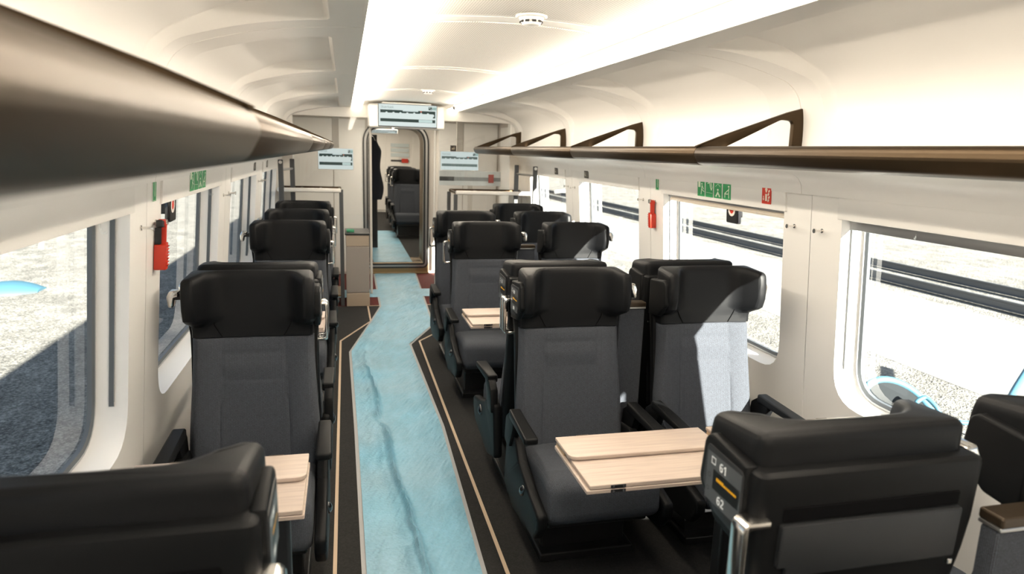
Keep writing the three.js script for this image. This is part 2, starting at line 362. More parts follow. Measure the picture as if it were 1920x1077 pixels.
for (const s of [-1, 1]) {
  const rack = thing('luggage_rack', s < 0 ? 'bronze railed overhead luggage rack close beside the viewer, over the single seats' : 'bronze railed overhead luggage rack with triangular brackets, over the double seats', 'luggage rack');
  for (let i = 0; i + 1 < joints.length; i++) {
    const z0 = joints[i] - 0.0015, z1 = joints[i + 1] + 0.0015;
    mesh('rail', pillow(railLoop.map((p) => [s * p[0], p[1]]), z1, z0, 0.002, XY, 2), M.bronze, rack, 'bronze rail');
    mesh('underside_panel', extrude(thick(underLine, -0.012).map((p) => [s * p[0], p[1]]), z1, z0), M.white, rack, 'white underside');
    mesh('shelf', rbox(s < 0 ? -1.33 : 0.884, s < 0 ? -0.884 : 1.33, 1.722, 1.734, z1, z0, 0.003), M.bronzeDark, rack);
    mesh('shelf_light', rbox(s < 0 ? -0.945 : 0.925, s < 0 ? -0.925 : 0.945, 1.7341, 1.7455, z1 + 0.03, z0 - 0.03, 0.002), M.readingLens, rack, 'glowing light line on the shelf');
    mesh('reading_light', rbox(s < 0 ? -0.925 : 0.905, s < 0 ? -0.905 : 0.925, 1.697, 1.708, z1 + 0.03, z0 - 0.03, 0.002), M.readingLens, rack, 'glowing reading light line');
    {                         // dark air slot in the underside, one per bay
      const a = z0 - 0.10, b = Math.max(z1 + 0.18, z1), y = (x) => 1.660 + (1.27 - x) * 0.19;
      const L = [[1.262, y(1.262) - 0.003], [1.285, y(1.285) - 0.005], [1.285, y(1.285) + 0.006], [1.262, y(1.262) + 0.006]];
      mesh('air_slot', extrude(L.map((p) => [s * p[0], p[1]]), b, a), M.bronzeDark, rack);
    }
  }
  for (let k = -1; k <= 3; k++) {                // brackets
    const z = jointZ(k), L = roundPoly([[0.79, 1.748], [0.93, 1.748], [1.20, 1.878], [1.262, 1.875], [1.264, 1.74], [1.318, 1.74], [1.318, 1.935], [1.235, 1.912], [0.92, 1.800]], [0.004, 0.015, 0.06, 0.025, 0.002, 0.002, 0.004, 0.05, 0.05], 5);
    mesh('bracket', pillow(L.map((p) => [s * p[0], p[1]]), z - 0.013, z + 0.013, 0.004, XY, 2), M.bronze, rack, 'triangular bronze bracket');
  }
}
// recessed side panels of the ceiling: one per bay between joints
const ceiling = shell('ceiling');
for (const s of [-1, 1]) for (let i = 0; i + 1 < joints.length; i++) {
  const z0 = joints[i], z1 = joints[i + 1], n = upLine.length, loops = [], zs = [];
  const L = z0 - z1;
  for (let j = 0; j <= 64; j++) { const t = j / 64; zs.push(z0 - L * t); }
  for (const d of [0.004, 0.12, 0.14, 0.15, 0.16, 0.17, 0.18, 0.19, 0.20, 0.21, 0.22]) { zs.push(z0 - d - 0.08, z1 + d); } zs.push(z0 - 0.004);
  zs.sort((a, b) => b - a);
  for (const z of zs) {
    const e = Math.min(z0 - z, z - z1);
    loops.push(upLine.map((p, q) => {
      const a = upLine[Math.max(0, q - 1)], b = upLine[Math.min(n - 1, q + 1)], l = Math.hypot(b[0] - a[0], b[1] - a[1]);
      const nx = (b[1] - a[1]) / l, ny = -(b[0] - a[0]) / l;       // outward (away from the room)
      // rounded-rectangle distance to the recess edge: t along the profile from the strip edge
      const dTop = (p[0] - 0.722) * 2.6, dz = Math.min(z - z1 - 0.15, z0 - z - 0.23), r = 0.055;
      const qx = Math.max(r - dTop, 0), qz = Math.max(r - dz, 0), dist = (dTop < r && dz < r) ? r - Math.hypot(qx, qz) : Math.min(dTop, dz);
      const fade = sstep(1.78, 1.97, p[1]) * 0.85 + 0.15 * sstep(1.74, 1.80, p[1]);
      const ramp = Math.min(1, Math.max(0, dist / 0.042)); let m = lerp(ramp, sstep(0, 1, ramp), 0.35) * fade * 0.066 * (0.55 + 0.45 * sstep(1.25, 1.0, p[0]));
      const groove = e < 0.002 ? 0.010 : 0;
      return [s * (p[0] + nx * (m + groove)), p[1] + ny * (m + groove) * 1, z];
    }));
  }
  mesh('side_panel', loft(loops, { ring: false, crease: 0.55 }), M.white, ceiling);
  // lip and hidden back of the cove
  mesh('cove_filler', box(s < 0 ? -0.490 : 0.4815, s < 0 ? -0.4815 : 0.490, 2.1648, 2.20, z1, z0), M.ceil, ceiling);
  mesh('cove_lip', box(s < 0 ? -0.612 : 0.600, s < 0 ? -0.600 : 0.612, 2.139, 2.20, z1, z0), M.white, ceiling);
}
// central panel, arched, with perforated fields
const archY = (x) => 2.178 + 0.034 * (1 - (x / 0.48) ** 2);
for (let i = 0; i + 1 < joints.length; i++) {
  const z0 = joints[i], z1 = joints[i + 1], xs = Array.from({ length: 25 }, (_, k) => -0.485 + 0.97 * k / 24);
  const line = xs.map((x) => [x, archY(x)]);
  mesh('ceiling_panel', extrude([...line, ...[...line].reverse().map((p) => [p[0], p[1] + 0.02])], z1 + 0.002, z0 - 0.002), M.ceil, ceiling);
  const q = Array.from({ length: 21 }, (_, k) => -0.42 + 0.84 * k / 20).map((x) => [x, archY(x) - 0.004]);
  mesh('perforated_panel', extrude([...q, ...[...q].reverse().map((p) => [p[0], p[1] + 0.010])], z1 + 0.085, z0 - 0.085), M.perf, ceiling);
  if (i) mesh('panel_band', extrude([...line.map((p) => [p[0], p[1] - 0.0025]), ...[...line].reverse()], z0 - 0.032, z0 + 0.032), M.ceil, ceiling);
}
mesh('ceiling_back', box(-0.62, 0.62, 2.24, 2.25, zEnd, zRear), M.ceil, ceiling);
for (const s of [-1, 1]) {
  const l = tag(mesh('light_strip', extrude(roundPoly([[s * 0.599, 2.145], [s * 0.575, 2.133], [s * 0.505, 2.133], [s * 0.484, 2.145], [s * 0.484, 2.164], [s * 0.599, 2.164]], [0.004, 0.01, 0.01, 0.004, 0, 0], 3), zEnd + 0.01, zRear - 0.1), M.diffuser), s < 0 ? 'glowing white light strip along the ceiling edge nearer the single seats' : 'glowing white light strip along the ceiling edge nearer the double seats', 'light');
  void l;
}
// ---------------------------------------------------------------- seats
const lean = (y) => y < 0.93 ? (0.93 - y) * 0.17 : -(y - 0.93) * 0.04;   // forward offset of the back at height y
function headrestGeo() {
  const loops = [], ys = [0.932, 0.936, 0.945, 0.96, 0.975, 0.985, 0.995, 1.005, 1.02, 1.04, 1.07, 1.10, 1.13, 1.16, 1.185];
  const section = (y) => {
    const w = sstep(0.968, 1.022, y), f = lean(y), Wd = lerp(0.232, 0.248, w), z0 = f - 0.002, zb = f - lerp(0.080, 0.064, sstep(1.10, 1.16, y)), zt = z0 + lerp(0.004, 0.112 - 0.006 * sstep(1.15, 1.21, y) - 0.02 * (1 - sstep(1.0, 1.08, y)), w);
    const iw = lerp(0.032, 0.044, w), xi = lerp(0.17, 0.142, w), pts = [[-0.238, zb], [0.238, zb], [Wd, zt], [Wd - iw, zt], [xi, z0 + 0.002], [0, z0 - 0.004], [-xi, z0 + 0.002], [-(Wd - iw), zt], [-Wd, zt]];
    return roundPoly(pts, [0.030, 0.030, 0.026, 0.022, 0.09, 0, 0.09, 0.022, 0.026], 6);
  };
  const put = (y, inset) => loops.push((inset ? insetLoop(section(Math.min(y, 1.212)), inset) : section(y)).map(([x, z]) => {
    const arch = 0.010 * (x / 0.25) ** 4 + 0.10 * Math.max(0, z - lean(y) - 0.05);
    return [x, y - arch * sstep(1.02, 1.19, y) - 0.012 * sstep(1.0, 1.2, y) - 0.12 * Math.max(0, z - 0.03) * sstep(1.08, 1.2, y), z];
  }));
  put(0.930, 0.006); for (const y of ys) put(y, 0);
  const r = 0.020; for (let k = 1; k <= 4; k++) { const a = k / 4 * Math.PI / 2; put(1.194 + r * Math.sin(a), r * 0.95 * (1 - Math.cos(a)) + 1e-5); }
  return loft(loops, { crease: 0.6 });
}
function backGeo() {
  const loops = [], N = 64;
  for (let i = 0; i <= 60; i++) {
    const y = lerp(0.40, 0.928, i / 60), f = lean(y), Wd = lerp(0.256, 0.236, sstep(0.45, 0.9, y)), L = [];
    const edge = Math.min(1, (0.928 - y) / 0.012, 1), ey = 0.010 * (1 - Math.sqrt(Math.max(0, 1 - (1 - Math.max(0, edge)) ** 2)));
    for (let j = 0; j <= N; j++) {
      const u = -1 + 2 * j / N, x = u * Wd, ax = Math.abs(x);
      let z = f + 0.016 * sstep(0.10, 0.19, ax) - ey;
      z -= 0.050 * (1 - Math.sqrt(Math.max(0, 1 - sstep(0.80, 1, Math.abs(u)) ** 3)));
      const g = (d, w) => Math.exp(-(d / w) * (d / w));
      const xs = 0.122 + 0.012 * sstep(0.85, 0.5, y);
      let groove = g(ax - xs, 0.0035);
      if (ax < xs) groove = Math.max(groove, 0.5 * g(y - 0.865, 0.003), 0.5 * g(y - 0.762, 0.003), 0.4 * g(y - 0.60, 0.003));
      z -= 0.007 * groove;
      if (ax < xs) z += 0.005 * Math.sin(Math.PI * sstep(0.762, 0.865, y));
      L.push([x, y, z]);
    }
    L.push([Wd * 0.98, y, f - 0.058], [-Wd * 0.98, y, f - 0.058]);
    loops.push(L);
  }
  return loft(loops, { crease: 0.8 });
}
function cushionGeo() {
  const prof = roundPoly([[0.04, 0.30], [0.50, 0.255], [0.548, 0.29], [0.53, 0.425], [0.42, 0.435], [0.22, 0.405], [0.05, 0.40]], [0.01, 0.03, 0.05, 0.075, 0.05, 0.1, 0.01], 6);
  const loops = [], half = 0.238, r = 0.035;
  const xs = []; for (let k = 0; k <= 6; k++) xs.push([-half + r * (1 - Math.cos(k / 6 * Math.PI / 2)), r * (1 - Math.sin(k / 6 * Math.PI / 2))]);
  const all = [...xs, ...[...xs].reverse().map(([x, i]) => [-x, i])];
  for (const [x, i] of all) { const side = 0.014 * sstep(0.10, 0.2, Math.abs(x)); loops.push(insetLoop(prof, i).map(([z, y]) => [x, y + (y > 0.38 ? side : 0), z])); }
  return loft(loops, { crease: 0.8 });
}
function shellGeo() {
  const loops = [], ys = [0.30, 0.32, 0.40, 0.55, 0.70, 0.85, 0.93, 1.0, 1.06, 1.10, 1.125];
  const sec = (y) => { const f = lean(y), Wd = 0.246 + 0.010 * sstep(0.9, 1.0, y); return roundPoly([[-Wd, f - 0.104], [Wd, f - 0.104], [Wd, f - 0.050], [-Wd, f - 0.050]], [0.035, 0.035, 0.004, 0.004], 5); };
  const bow = (x, y) => y - 0.010 * (x / 0.25) ** 2 * sstep(1.0, 1.12, y);
  loops.push(insetLoop(sec(0.295), 0.008).map(([x, z]) => [x, 0.295, z]));
  for (const y of ys) loops.push(sec(y).map(([x, z]) => [x, bow(x, y), z]));
  for (let k = 1; k <= 3; k++) { const a = k / 3 * Math.PI / 2; loops.push(insetLoop(sec(1.13), 0.012 * (1 - Math.cos(a))).map(([x, z]) => [x, bow(x, 1.13) + 0.012 * Math.sin(a) , z])); }
  return loft(loops, { crease: 0.6 });
}
const SG = { head: headrestGeo(), back: backGeo(), cushion: cushionGeo(), shell: shellGeo() };
{
  const f = (y) => lean(y) - 0.104, tilt = (geo, y) => { geo.rotateX(-0.04); geo.translate(0, y, f(y)); return geo; };
  // relief on the back of the shell: recess slot, literature panel, lower panel
  SG.slot = tilt(rbox(-0.200, 0.200, -0.012, 0.018, -0.0035, 0.01, 0.003), 1.048);
  const notch = roundPoly([[-0.205, -0.055], [0.185, -0.055], [0.185, -0.035], [0.205, -0.035], [0.205, 0.055], [-0.205, 0.055]], [0.006, 0.004, 0.004, 0.004, 0.006, 0.006], 3);
  SG.panel = tilt(pillow(notch, -0.012, 0.01, 0.004, XY, 2), 0.978);
  SG.lower = rbox(-0.195, 0.195, -0.21, 0.21, -0.004, 0.01, 0.004); SG.lower.rotateX(0.168); SG.lower.translate(0, 0.68, f(0.68) - 0.002);
  SG.clip = tilt(rbox(0.206, 0.228, -0.004, 0.004, -0.006, 0.01, 0.002), 0.905); SG.clip2 = tilt(rbox(-0.214, -0.202, -0.006, 0.006, -0.008, 0.01, 0.002), 0.905);
  // head-wing pods, with the number plate on the aisle side
  const pod = roundPoly([[-0.075, 0.965], [0.020, 0.975], [0.092, 1.035], [0.080, 1.135], [0.055, 1.150], [-0.075, 1.136]], [0.004, 0.03, 0.03, 0.03, 0.02, 0.004], 4);
  SG.podR = pillow(pod, 0.236, 0.264, 0.008, ZY, 3); SG.podL = pillow(pod, -0.264, -0.236, 0.008, ZY, 3);
  const plate = roundPoly([[-0.070, 0.985], [0.02, 0.995], [0.070, 1.04], [0.062, 1.128], [-0.070, 1.122]], [0.015, 0.02, 0.015, 0.012, 0.012], 4);
  SG.plateR = pillow(plate, 0.258, 0.2665, 0.002, ZY, 2); SG.plateL = pillow(plate, -0.2665, -0.258, 0.002, ZY, 2);
  const face = new THREE.PlaneGeometry(0.125, 0.104);
  SG.faceR = face.clone().rotateY(Math.PI / 2).translate(0.2672, 1.063, -0.006); SG.faceL = face.clone().rotateY(-Math.PI / 2).translate(-0.2672, 1.063, -0.006);
  // chrome grab handle: a flat bar bent into a bracket
  const ring = (s) => {
    const o = roundPoly([[0.235, 0.882], [0.293, 0.882], [0.293, 1.05], [0.235, 1.05]], [0, 0.022, 0.022, 0], 6);
    const inn = roundPoly([[0.235, 0.896], [0.280, 0.896], [0.280, 1.036], [0.235, 1.036]], [0, 0.012, 0.012, 0], 6);
    return pillow([...o, ...inn.reverse()].map((p) => [s * p[0], p[1]]), -0.126, -0.084, 0.004, XY, 2);
  };
  SG.handleR = ring(1); SG.handleL = ring(-1);
  // coat hook on the other side
  const hook = (s) => pillow(roundPoly([[0.272, 1.098], [0.286, 1.098], [0.294, 1.058], [0.312, 1.056], [0.317, 1.100], [0.304, 1.126], [0.272, 1.122]].map((p) => [s * p[0], p[1]]), [0.004, 0.010, 0.009, 0.009, 0.02, 0.012, 0.006], 4), -0.048, 0.002, 0.007, XY, 3);
  SG.hookR = hook(1); SG.hookL = hook(-1);
  SG.stemR = rbox(0.235, 0.292, 1.086, 1.112, -0.036, -0.010, 0.006); SG.stemL = rbox(-0.292, -0.235, 1.086, 1.112, -0.036, -0.010, 0.006);
  // armrests
  const pad = (s) => {
    const L = roundPoly([[s * 0.250, 0.10], [s * 0.302, 0.10], [s * 0.308, 0.40], [s * 0.248, 0.40]], 0.012, 4);
    return pillow(L, 0.568, 0.596, 0.008, (x, z, t) => [x, t - (z - 0.1) * 0.05 + (t < 0.58 ? -0.012 * sstep(0.4, 0.15, z) : 0), z], 3);
  };
  SG.padR = pad(1); SG.padL = pad(-1);
  const sup = (s) => pillow(roundPoly([[0.02, 0.42], [0.11, 0.42], [0.165, 0.52], [0.185, 0.568], [0.09, 0.575], [0.04, 0.54]], 0.02, 4), s < 0 ? -0.300 : 0.262, s < 0 ? -0.262 : 0.300, 0.006, ZY, 2);
  SG.supR = sup(1); SG.supL = sup(-1);
  // side shields of the seat pan with a bronze top and a recline knob
  const sh = roundPoly([[-0.02, 0.20], [0.16, 0.15], [0.50, 0.20], [0.555, 0.27], [0.555, 0.33], [0.40, 0.36], [0.24, 0.41], [0.16, 0.49], [0.02, 0.47]], [0.03, 0.05, 0.05, 0.03, 0.03, 0.06, 0.08, 0.04, 0.03], 5);
  SG.shieldR = pillow(sh, 0.243, 0.288, 0.014, ZY, 4); SG.shieldL = pillow(sh, -0.288, -0.243, 0.014, ZY, 4);
  const knob = (s) => { const g = new THREE.SphereGeometry(0.024, 18, 12); g.scale(0.7, 1.25, 0.8); g.rotateX(0.5); g.translate(s * 0.287, 0.325, 0.33); return g; };
  SG.knobR = knob(1); SG.knobL = knob(-1);
  SG.base = merge([rbox(-0.215, 0.215, 0.215, 0.30, -0.02, 0.46, 0.01), rbox(-0.19, 0.19, 0.03, 0.22, 0.02, 0.30, 0.01), rbox(-0.21, 0.21, 0, 0.04, -0.02, 0.36, 0.008)]);
  const seamLine = (s) => tube([[s * 0.118, 0.934, lean(0.934) + 0.0015], [s * 0.146, 0.985, lean(0.985) + 0.002], [s * 0.150, 1.02, lean(1.02) + 0.001], [s * 0.152, 1.16, lean(1.16) + 0.000]], 0.0016, false, 24, 5);
  SG.seamA = seamLine(-1); SG.seamB = seamLine(1);
}
function plateTex(a, b, legible) {
  return canvasTex(250, 208, (c, w, h) => {
    c.fillStyle = '#4a4d50'; c.fillRect(0, 0, w, h);
    c.fillStyle = '#050505'; c.fillRect(52, 66, 190, 82);
    c.strokeStyle = '#d8dcde'; c.lineWidth = 5; c.strokeRect(34, 18, 28, 26);
    c.strokeStyle = '#2b2d2f'; c.lineWidth = 4; c.beginPath(); c.arc(24, 100, 9, 0, 7); c.stroke(); c.beginPath(); c.arc(20, 160, 8, 0, 7); c.stroke();
    c.fillStyle = '#e4e8ea'; c.font = 'bold 50px sans-serif';
    if (legible) { c.fillText(a, 92, 54); c.fillText(b, 92, 196); } else { for (const y of [24, 166]) { c.fillRect(94, y, 22, 30); c.fillRect(122, y, 20, 30); } }
  });
}
function amberTex() {
  return canvasTex(250, 208, (c, w, h) => { c.fillStyle = '#000'; c.fillRect(0, 0, w, h); c.fillStyle = '#ffb400'; let x = 78; for (let i = 0; i < 13; i++) { const u = 6 + (i * 7) % 6; c.fillRect(x, i < 5 ? 90 : 95, u, i < 5 ? 15 : 10); x += u + 3; } });
}
const AMB = amberTex();
M.plateNumbers = std(lin(1, 1, 1), 0.4, 0, { map: plateTex('61', '62', true), emissive: lin(1, 1, 1), emissiveMap: AMB, emissiveIntensity: 0.8 });
M.plateMarks = std(lin(1, 1, 1), 0.4, 0, { map: plateTex('', '', false), emissive: lin(1, 1, 1), emissiveMap: AMB, emissiveIntensity: 0.8 });
function makeSeat(aisle, display) {              // aisle: side (in the seat's own frame) of the handle and number plate
  const g = new THREE.Group(), A = aisle > 0 ? 'R' : 'L', B = aisle > 0 ? 'L' : 'R';
  mesh('shell', SG.shell, M.plastic, g, 'black moulded plastic back shell');
  mesh('back_slot', SG.slot, M.seam, g); mesh('literature_panel', SG.panel, M.plasticGrey, g, 'charcoal panel on the seat back'); mesh('lower_panel', SG.lower, M.plastic, g); mesh('clip', SG.clip, M.chrome, g); mesh('clip', SG.clip2, M.chrome, g);
  mesh('backrest', SG.back, M.fabric, g, 'dark grey ribbed fabric backrest');
  const h = mesh('headrest', SG.head, M.leather, g, 'black leather headrest with forward wings'); mesh('seam', SG.seamA, M.seam, h); mesh('seam', SG.seamB, M.seam, h);
  mesh('cushion', SG.cushion, M.fabric, g, 'dark grey fabric seat cushion');
  for (const k of ['R', 'L']) {
    const p = k === A ? mesh('side_pod', SG['pod' + k], M.plastic, g) : null;
    if (k === A && display) { const pl = mesh('number_plate', SG['plate' + k], M.plasticGrey, g, 'grey seat number plate with amber display'); mesh('display', SG['face' + k], M.plateMarks, pl); }
    const a = mesh('armrest', SG['pad' + k], M.plastic, g); mesh('armrest_support', SG['sup' + k], M.plastic, a);
    const s = mesh('side_shield', SG['shield' + k], M.plastic, g); if (k === A) mesh('knob', SG['knob' + k], M.blackGloss, s);
    void p;
  }
  if (display) mesh('grab_handle', SG['handle' + A], M.chrome, g, 'chrome grab handle');
  const hk = mesh('coat_hook', SG['hook' + B], M.chrome, g, 'chrome coat hook'); mesh('stem', SG['stem' + B], M.black, hk);
  mesh('base_frame', SG.base, M.black, g);
  return g;
}
const protos = {};
function placeSeat(x, z, facing, aisle, display, label, group) {
  const key = aisle + '|' + display, ry = facing > 0 ? 0 : Math.PI;
  let g;
  if (!protos[key]) { g = makeSeat(aisle, display); protos[key] = g; } else g = protos[key].clone();
  g.name = numbered('train_seat'); g.position.set(x, 0, z); g.rotation.set(0, ry, 0); tag(g, label, 'seat', group); scene.add(g);
  return g;
}
const XL = -1.05, XA = 0.305, XB = 0.98, GA = 'seats beside the aisle in the double rows', GW = 'seats by the window in the double rows', GS = 'single seats';
const f1 = placeSeat(XA, -1.12, -1, 1, true, 'black seat seen from behind with lit plate showing 61 and 62', GA);
f1.traverse((o) => { if (o.name === 'display') o.material = M.plateNumbers; });
placeSeat(XA, -2.85, 1, -1, true, 'dark grey aisle seat facing the viewer across the nearest wide wooden table', GA);
placeSeat(XA, -3.105, -1, 1, true, 'seat turned away, its back against the aisle seat behind the nearest wide table', GA);
placeSeat(XA, -4.83, 1, -1, true, 'aisle seat facing the viewer at the second wide wooden table', GA);
placeSeat(XA, -5.72, 1, -1, true, 'aisle seat directly behind the one at the second wide table', GA);
placeSeat(XB, -1.12, -1, 1, false, 'black headrest of the seat turned away at the picture edge, next to seat 61', GW);
placeSeat(XB, -2.85, 1, -1, false, 'grey window seat with a large sunlit patch on headrest and backrest', GW);
placeSeat(XB, -3.105, -1, 1, false, 'seat turned away, its top just showing behind the sunlit window seat', GW);
placeSeat(XB, -4.83, 1, -1, false, 'window seat with small sunlit peaks below its headrest, at the second wide table', GW);
placeSeat(XB, -5.72, 1, -1, false, 'window seat second from last, in line behind the one with sunlit peaks', GW);
placeSeat(XB, -6.60, 1, -1, false, 'farthest window seat, nearest to the glass partition', GW);
placeSeat(XL - 0.022, -1.12, -1, -1, true, 'black single seat seen from behind, cut off in the bottom corner', GS);
placeSeat(XL, -2.85, 1, 1, true, 'large single seat facing the viewer behind the small wooden table', GS);
placeSeat(XL, -3.105, -1, -1, true, 'single seat turned away, back to back with the large one facing the viewer', GS);
placeSeat(XL, -4.83, 1, 1, true, 'single seat facing the viewer, second of those in the single row', GS);
placeSeat(XL, -5.72, 1, 1, true, 'single seat facing the viewer, third of those in the single row', GS);
placeSeat(XL, -6.60, 1, 1, true, 'farthest single seat, nearest to the low cabinet', GS);

// fabric dividers between the two seats of a double
{
  const spots = [[-0.995, 'fabric divider with a bronze cap between seat 61 and its window neighbour'], [-2.965, 'fabric divider between the two seats facing the nearest wide table'], [-4.95, 'fabric divider between the two seats at the second wide table'], [-5.84, 'fabric divider between the farthest pair of seats beside the aisle']];
  let d;
  spots.forEach(([z, label], i) => {
    if (!i) {
      d = thing('seat_divider', label, 'divider', 'dividers in the double rows', [0, 0, z]);
      mesh('fabric_panel', rbox(0.577, 0.708, 0.32, 0.985, -0.022, 0.022, 0.008), M.fabric, d);
      mesh('trim', rbox(0.575, 0.710, 0.985, 0.995, -0.026, 0.026, 0.003), M.alu, d, 'silver trim line');
      mesh('cap', rbox(0.575, 0.710, 0.994, 1.018, -0.028, 0.028, 0.006), M.bronzeDark, d, 'dark bronze cap');
      mesh('foot', rbox(0.60, 0.68, 0, 0.33, -0.018, 0.018, 0.004), M.black, d);
    } else copyOf(d, [0, 0, z], 0, label);
  });
}

// ---------------------------------------------------------------- folding tables
function tableParts(t, x0, x1, zB, zF, y, hinges, halves) {
  // lower slab, front flap folded on it, back flap folded over both
  mesh('lower_slab', pillow(roundPoly(rectPts(x0, zB, x1, zF), [0.012, 0.012, 0.004, 0.004], 3), y, y + 0.012, 0.0015, XZ, 1), M.wood, t);
  for (const [a, b] of halves) {
    mesh('front_flap', pillow(roundPoly(rectPts(a + 0.010, zB + 0.10, b - 0.004, zF - 0.002), 0.003, 2), y + 0.0135, y + 0.0265, 0.0015, XZ, 1), M.wood, t);
    mesh('back_flap', pillow(roundPoly(rectPts(a + 0.002, zB + 0.002, b - 0.002, zB + 0.165), [0.004, 0.004, 0.035, 0.035], 6), y + 0.0285, y + 0.0415, 0.003, XZ, 2), M.wood, t);
    mesh('spacer', rbox(a + 0.006, b - 0.006, y + 0.012, y + 0.029, zB + 0.006, zB + 0.09, 0.001), M.ply, t);
  }
  for (const hx of hinges) {
    const h = mesh('hinge', merge([rbox(hx - 0.024, hx + 0.024, y + 0.015, y + 0.025, zF - 0.004, zF + 0.0015, 0.001), rbox(hx - 0.024, hx + 0.024, y + 0.001, y + 0.0105, zF - 0.002, zF + 0.0012, 0.001)]), M.black, t, 'small metal hinge');
    mesh('screw', merge([-1, 1].flatMap((e) => [0.006, 0.020].map((yy) => cyl(0.0035, 0.002, [hx + e * 0.016, y + yy, zF + 0.0022], 'z', 0.0035, 10)))), M.chrome, h);
    mesh('top_hinge', rbox(hx - 0.022, hx + 0.022, y + 0.030, y + 0.0418, zB - 0.001, zB + 0.006, 0.001), M.bronzeDark, t);
  }
}
{
  const mk = (label, z) => {
    const t = thing('folding_table', label, 'table', 'wide folding tables', [0, 0, z]);
    tableParts(t, 0.0, 1.20, -0.165, 0.165, 0.712, [0.10, 0.42, 0.72, 1.05], [[0.0, 0.54], [0.565, 1.20]]);
    mesh('bracket', rbox(1.12, 1.41, 0.675, 0.711, -0.10, 0.10, 0.006), M.plasticGrey, t);
    mesh('wall_leaf', rbox(1.201, 1.415, 0.714, 0.726, -0.12, 0.12, 0.002), M.wood, t);
    mesh('table_leg', merge([rbox(0.55, 0.62, 0.03, 0.711, -0.03, 0.03, 0.012), rbox(0.44, 0.74, 0, 0.03, -0.07, 0.07, 0.008)]), M.black, t, 'dark metal table column');
    return t;
  };
  mk('nearest wide folding table of pale birch, hinged flaps folded in', -1.915);
  mk('second wide birch table, its end showing beside a chrome handle', -3.85);
  const ms = (label, z) => {
    const t = thing('folding_table', label, 'table', 'small folding tables', [0, 0, z]);
    tableParts(t, -1.30, -0.80, -0.165, 0.165, 0.712, [-1.18, -0.90], [[-1.30, -0.80]]);
    mesh('wall_leaf', rbox(-1.415, -1.301, 0.714, 0.726, -0.11, 0.11, 0.002), M.wood, t);
    mesh('table_leg', merge([rbox(-0.91, -0.85, 0.03, 0.711, -0.025, 0.025, 0.012), rbox(-1.0, -0.82, 0, 0.03, -0.06, 0.06, 0.008)]), M.plasticGrey, t, 'dark metal table column');
    return t;
  };
  ms('small birch folding table in front of the large single seat', -1.925);
  ms('small birch folding table farther along the single row, mostly hidden', -3.87);
}

// ---------------------------------------------------------------- blue floor film
{
  const fc = thing('floor_film', 'wrinkled light blue protective film laid along the aisle floor', 'floor covering');
  const pl = (pts) => (z) => { for (let i = 0; i + 1 < pts.length; i++) if (z <= pts[i][0] && z >= pts[i + 1][0]) return lerp(pts[i][1], pts[i + 1][1], (pts[i][0] - z) / (pts[i][0] - pts[i + 1][0])); return pts[pts.length - 1][1]; };
  const left = pl([[1.5, -0.61], [-2.55, -0.618], [-4.09, -0.628], [-5.70, -0.648], [-6.70, -0.445], [-7.38, -0.315], [-9.40, -0.30]]);
  const right = pl([[1.5, -0.22], [-2.46, -0.158], [-4.0, -0.118], [-5.86, -0.150], [-6.53, 0.135], [-7.28, 0.165], [-9.40, 0.245]]);
  const ridge = pl([[1.5, -0.36], [-2.4, -0.372], [-2.75, -0.392], [-3.15, -0.425], [-3.55, -0.45], [-4.0, -0.46], [-4.15, -0.50], [-4.6, -0.475], [-5.3, -0.53], [-6.0, -0.52], [-9.4, -0.2]]);
  const amp = pl([[1.5, 1], [-3.9, 1], [-4.1, 0.25], [-4.3, 0.9], [-4.8, 0.8], [-5.4, 0.35], [-5.9, 0], [-9.4, 0]]);
  const nz = vnoise(32, 77), nz2 = vnoise(32, 78), ny = vnoise(16, 79);
  const skin = (over, lift) => {
    const pos = [], idx = [], nx = 40, rows = [];
    for (let z = 1.5; z > -9.40; z -= 0.03) rows.push(z);
    rows.forEach((z, i) => {
      for (let j = 0; j <= nx; j++) {
        const u = j / nx, x = lerp(left(z) - over, right(z) + over, u), d = x - ridge(z) - 0.02 * (nz(z * 0.35, 0.1) - 0.5);
        let y = lift;
        if (!over) {
          y += amp(z) * 0.036 * Math.exp(-((d / 0.013) ** 2)) + amp(z) * 0.010 * Math.exp(-(((d + 0.03) / 0.03) ** 2));
          const q = z * 0.42 + x * 0.5; y += 0.006 * nz(q, x * 0.35 + z * 0.05) + 0.004 * nz2(q * 1.9 + 0.3, x * 0.7) * sstep(0.02, 0.15, Math.min(u, 1 - u)) + 0.003 * ny(x * 0.8, z * 0.2);
        }
        pos.push(x, y, z);
        if (i && j) { const a = (i - 1) * (nx + 1) + j - 1, b = a + 1, c = a + nx + 1; idx.push(a, c, b, b, c, c + 1); }
      }
    });
    const g = finish(pos, idx, 1.2, false);
    return g;
  };
  mesh('blue_film', skin(0, 0.004), M.film, fc);
  mesh('border_film', skin(0.020, 0.0035), M.filmEdge, fc, 'pale grey edge of the film');
  const cross = (x0, x1) => { const pos = [], idx = []; const nx = 30, nq = 12; for (let i = 0; i <= nq; i++) for (let j = 0; j <= nx; j++) { const x = lerp(x0, x1, j / nx), z = lerp(-7.86, -8.30, i / nq); pos.push(x, 0.0065 + 0.005 * nz(x, z), z); if (i && j) { const a = (i - 1) * (nx + 1) + j - 1; idx.push(a, a + nx + 1, a + 1, a + 1, a + nx + 1, a + nx + 2); } } return finish(pos, idx, 1.2, false); };
  mesh('cross_film', cross(-1.2, 1.25), M.film, fc, 'strip of the same blue film laid crosswise');
}
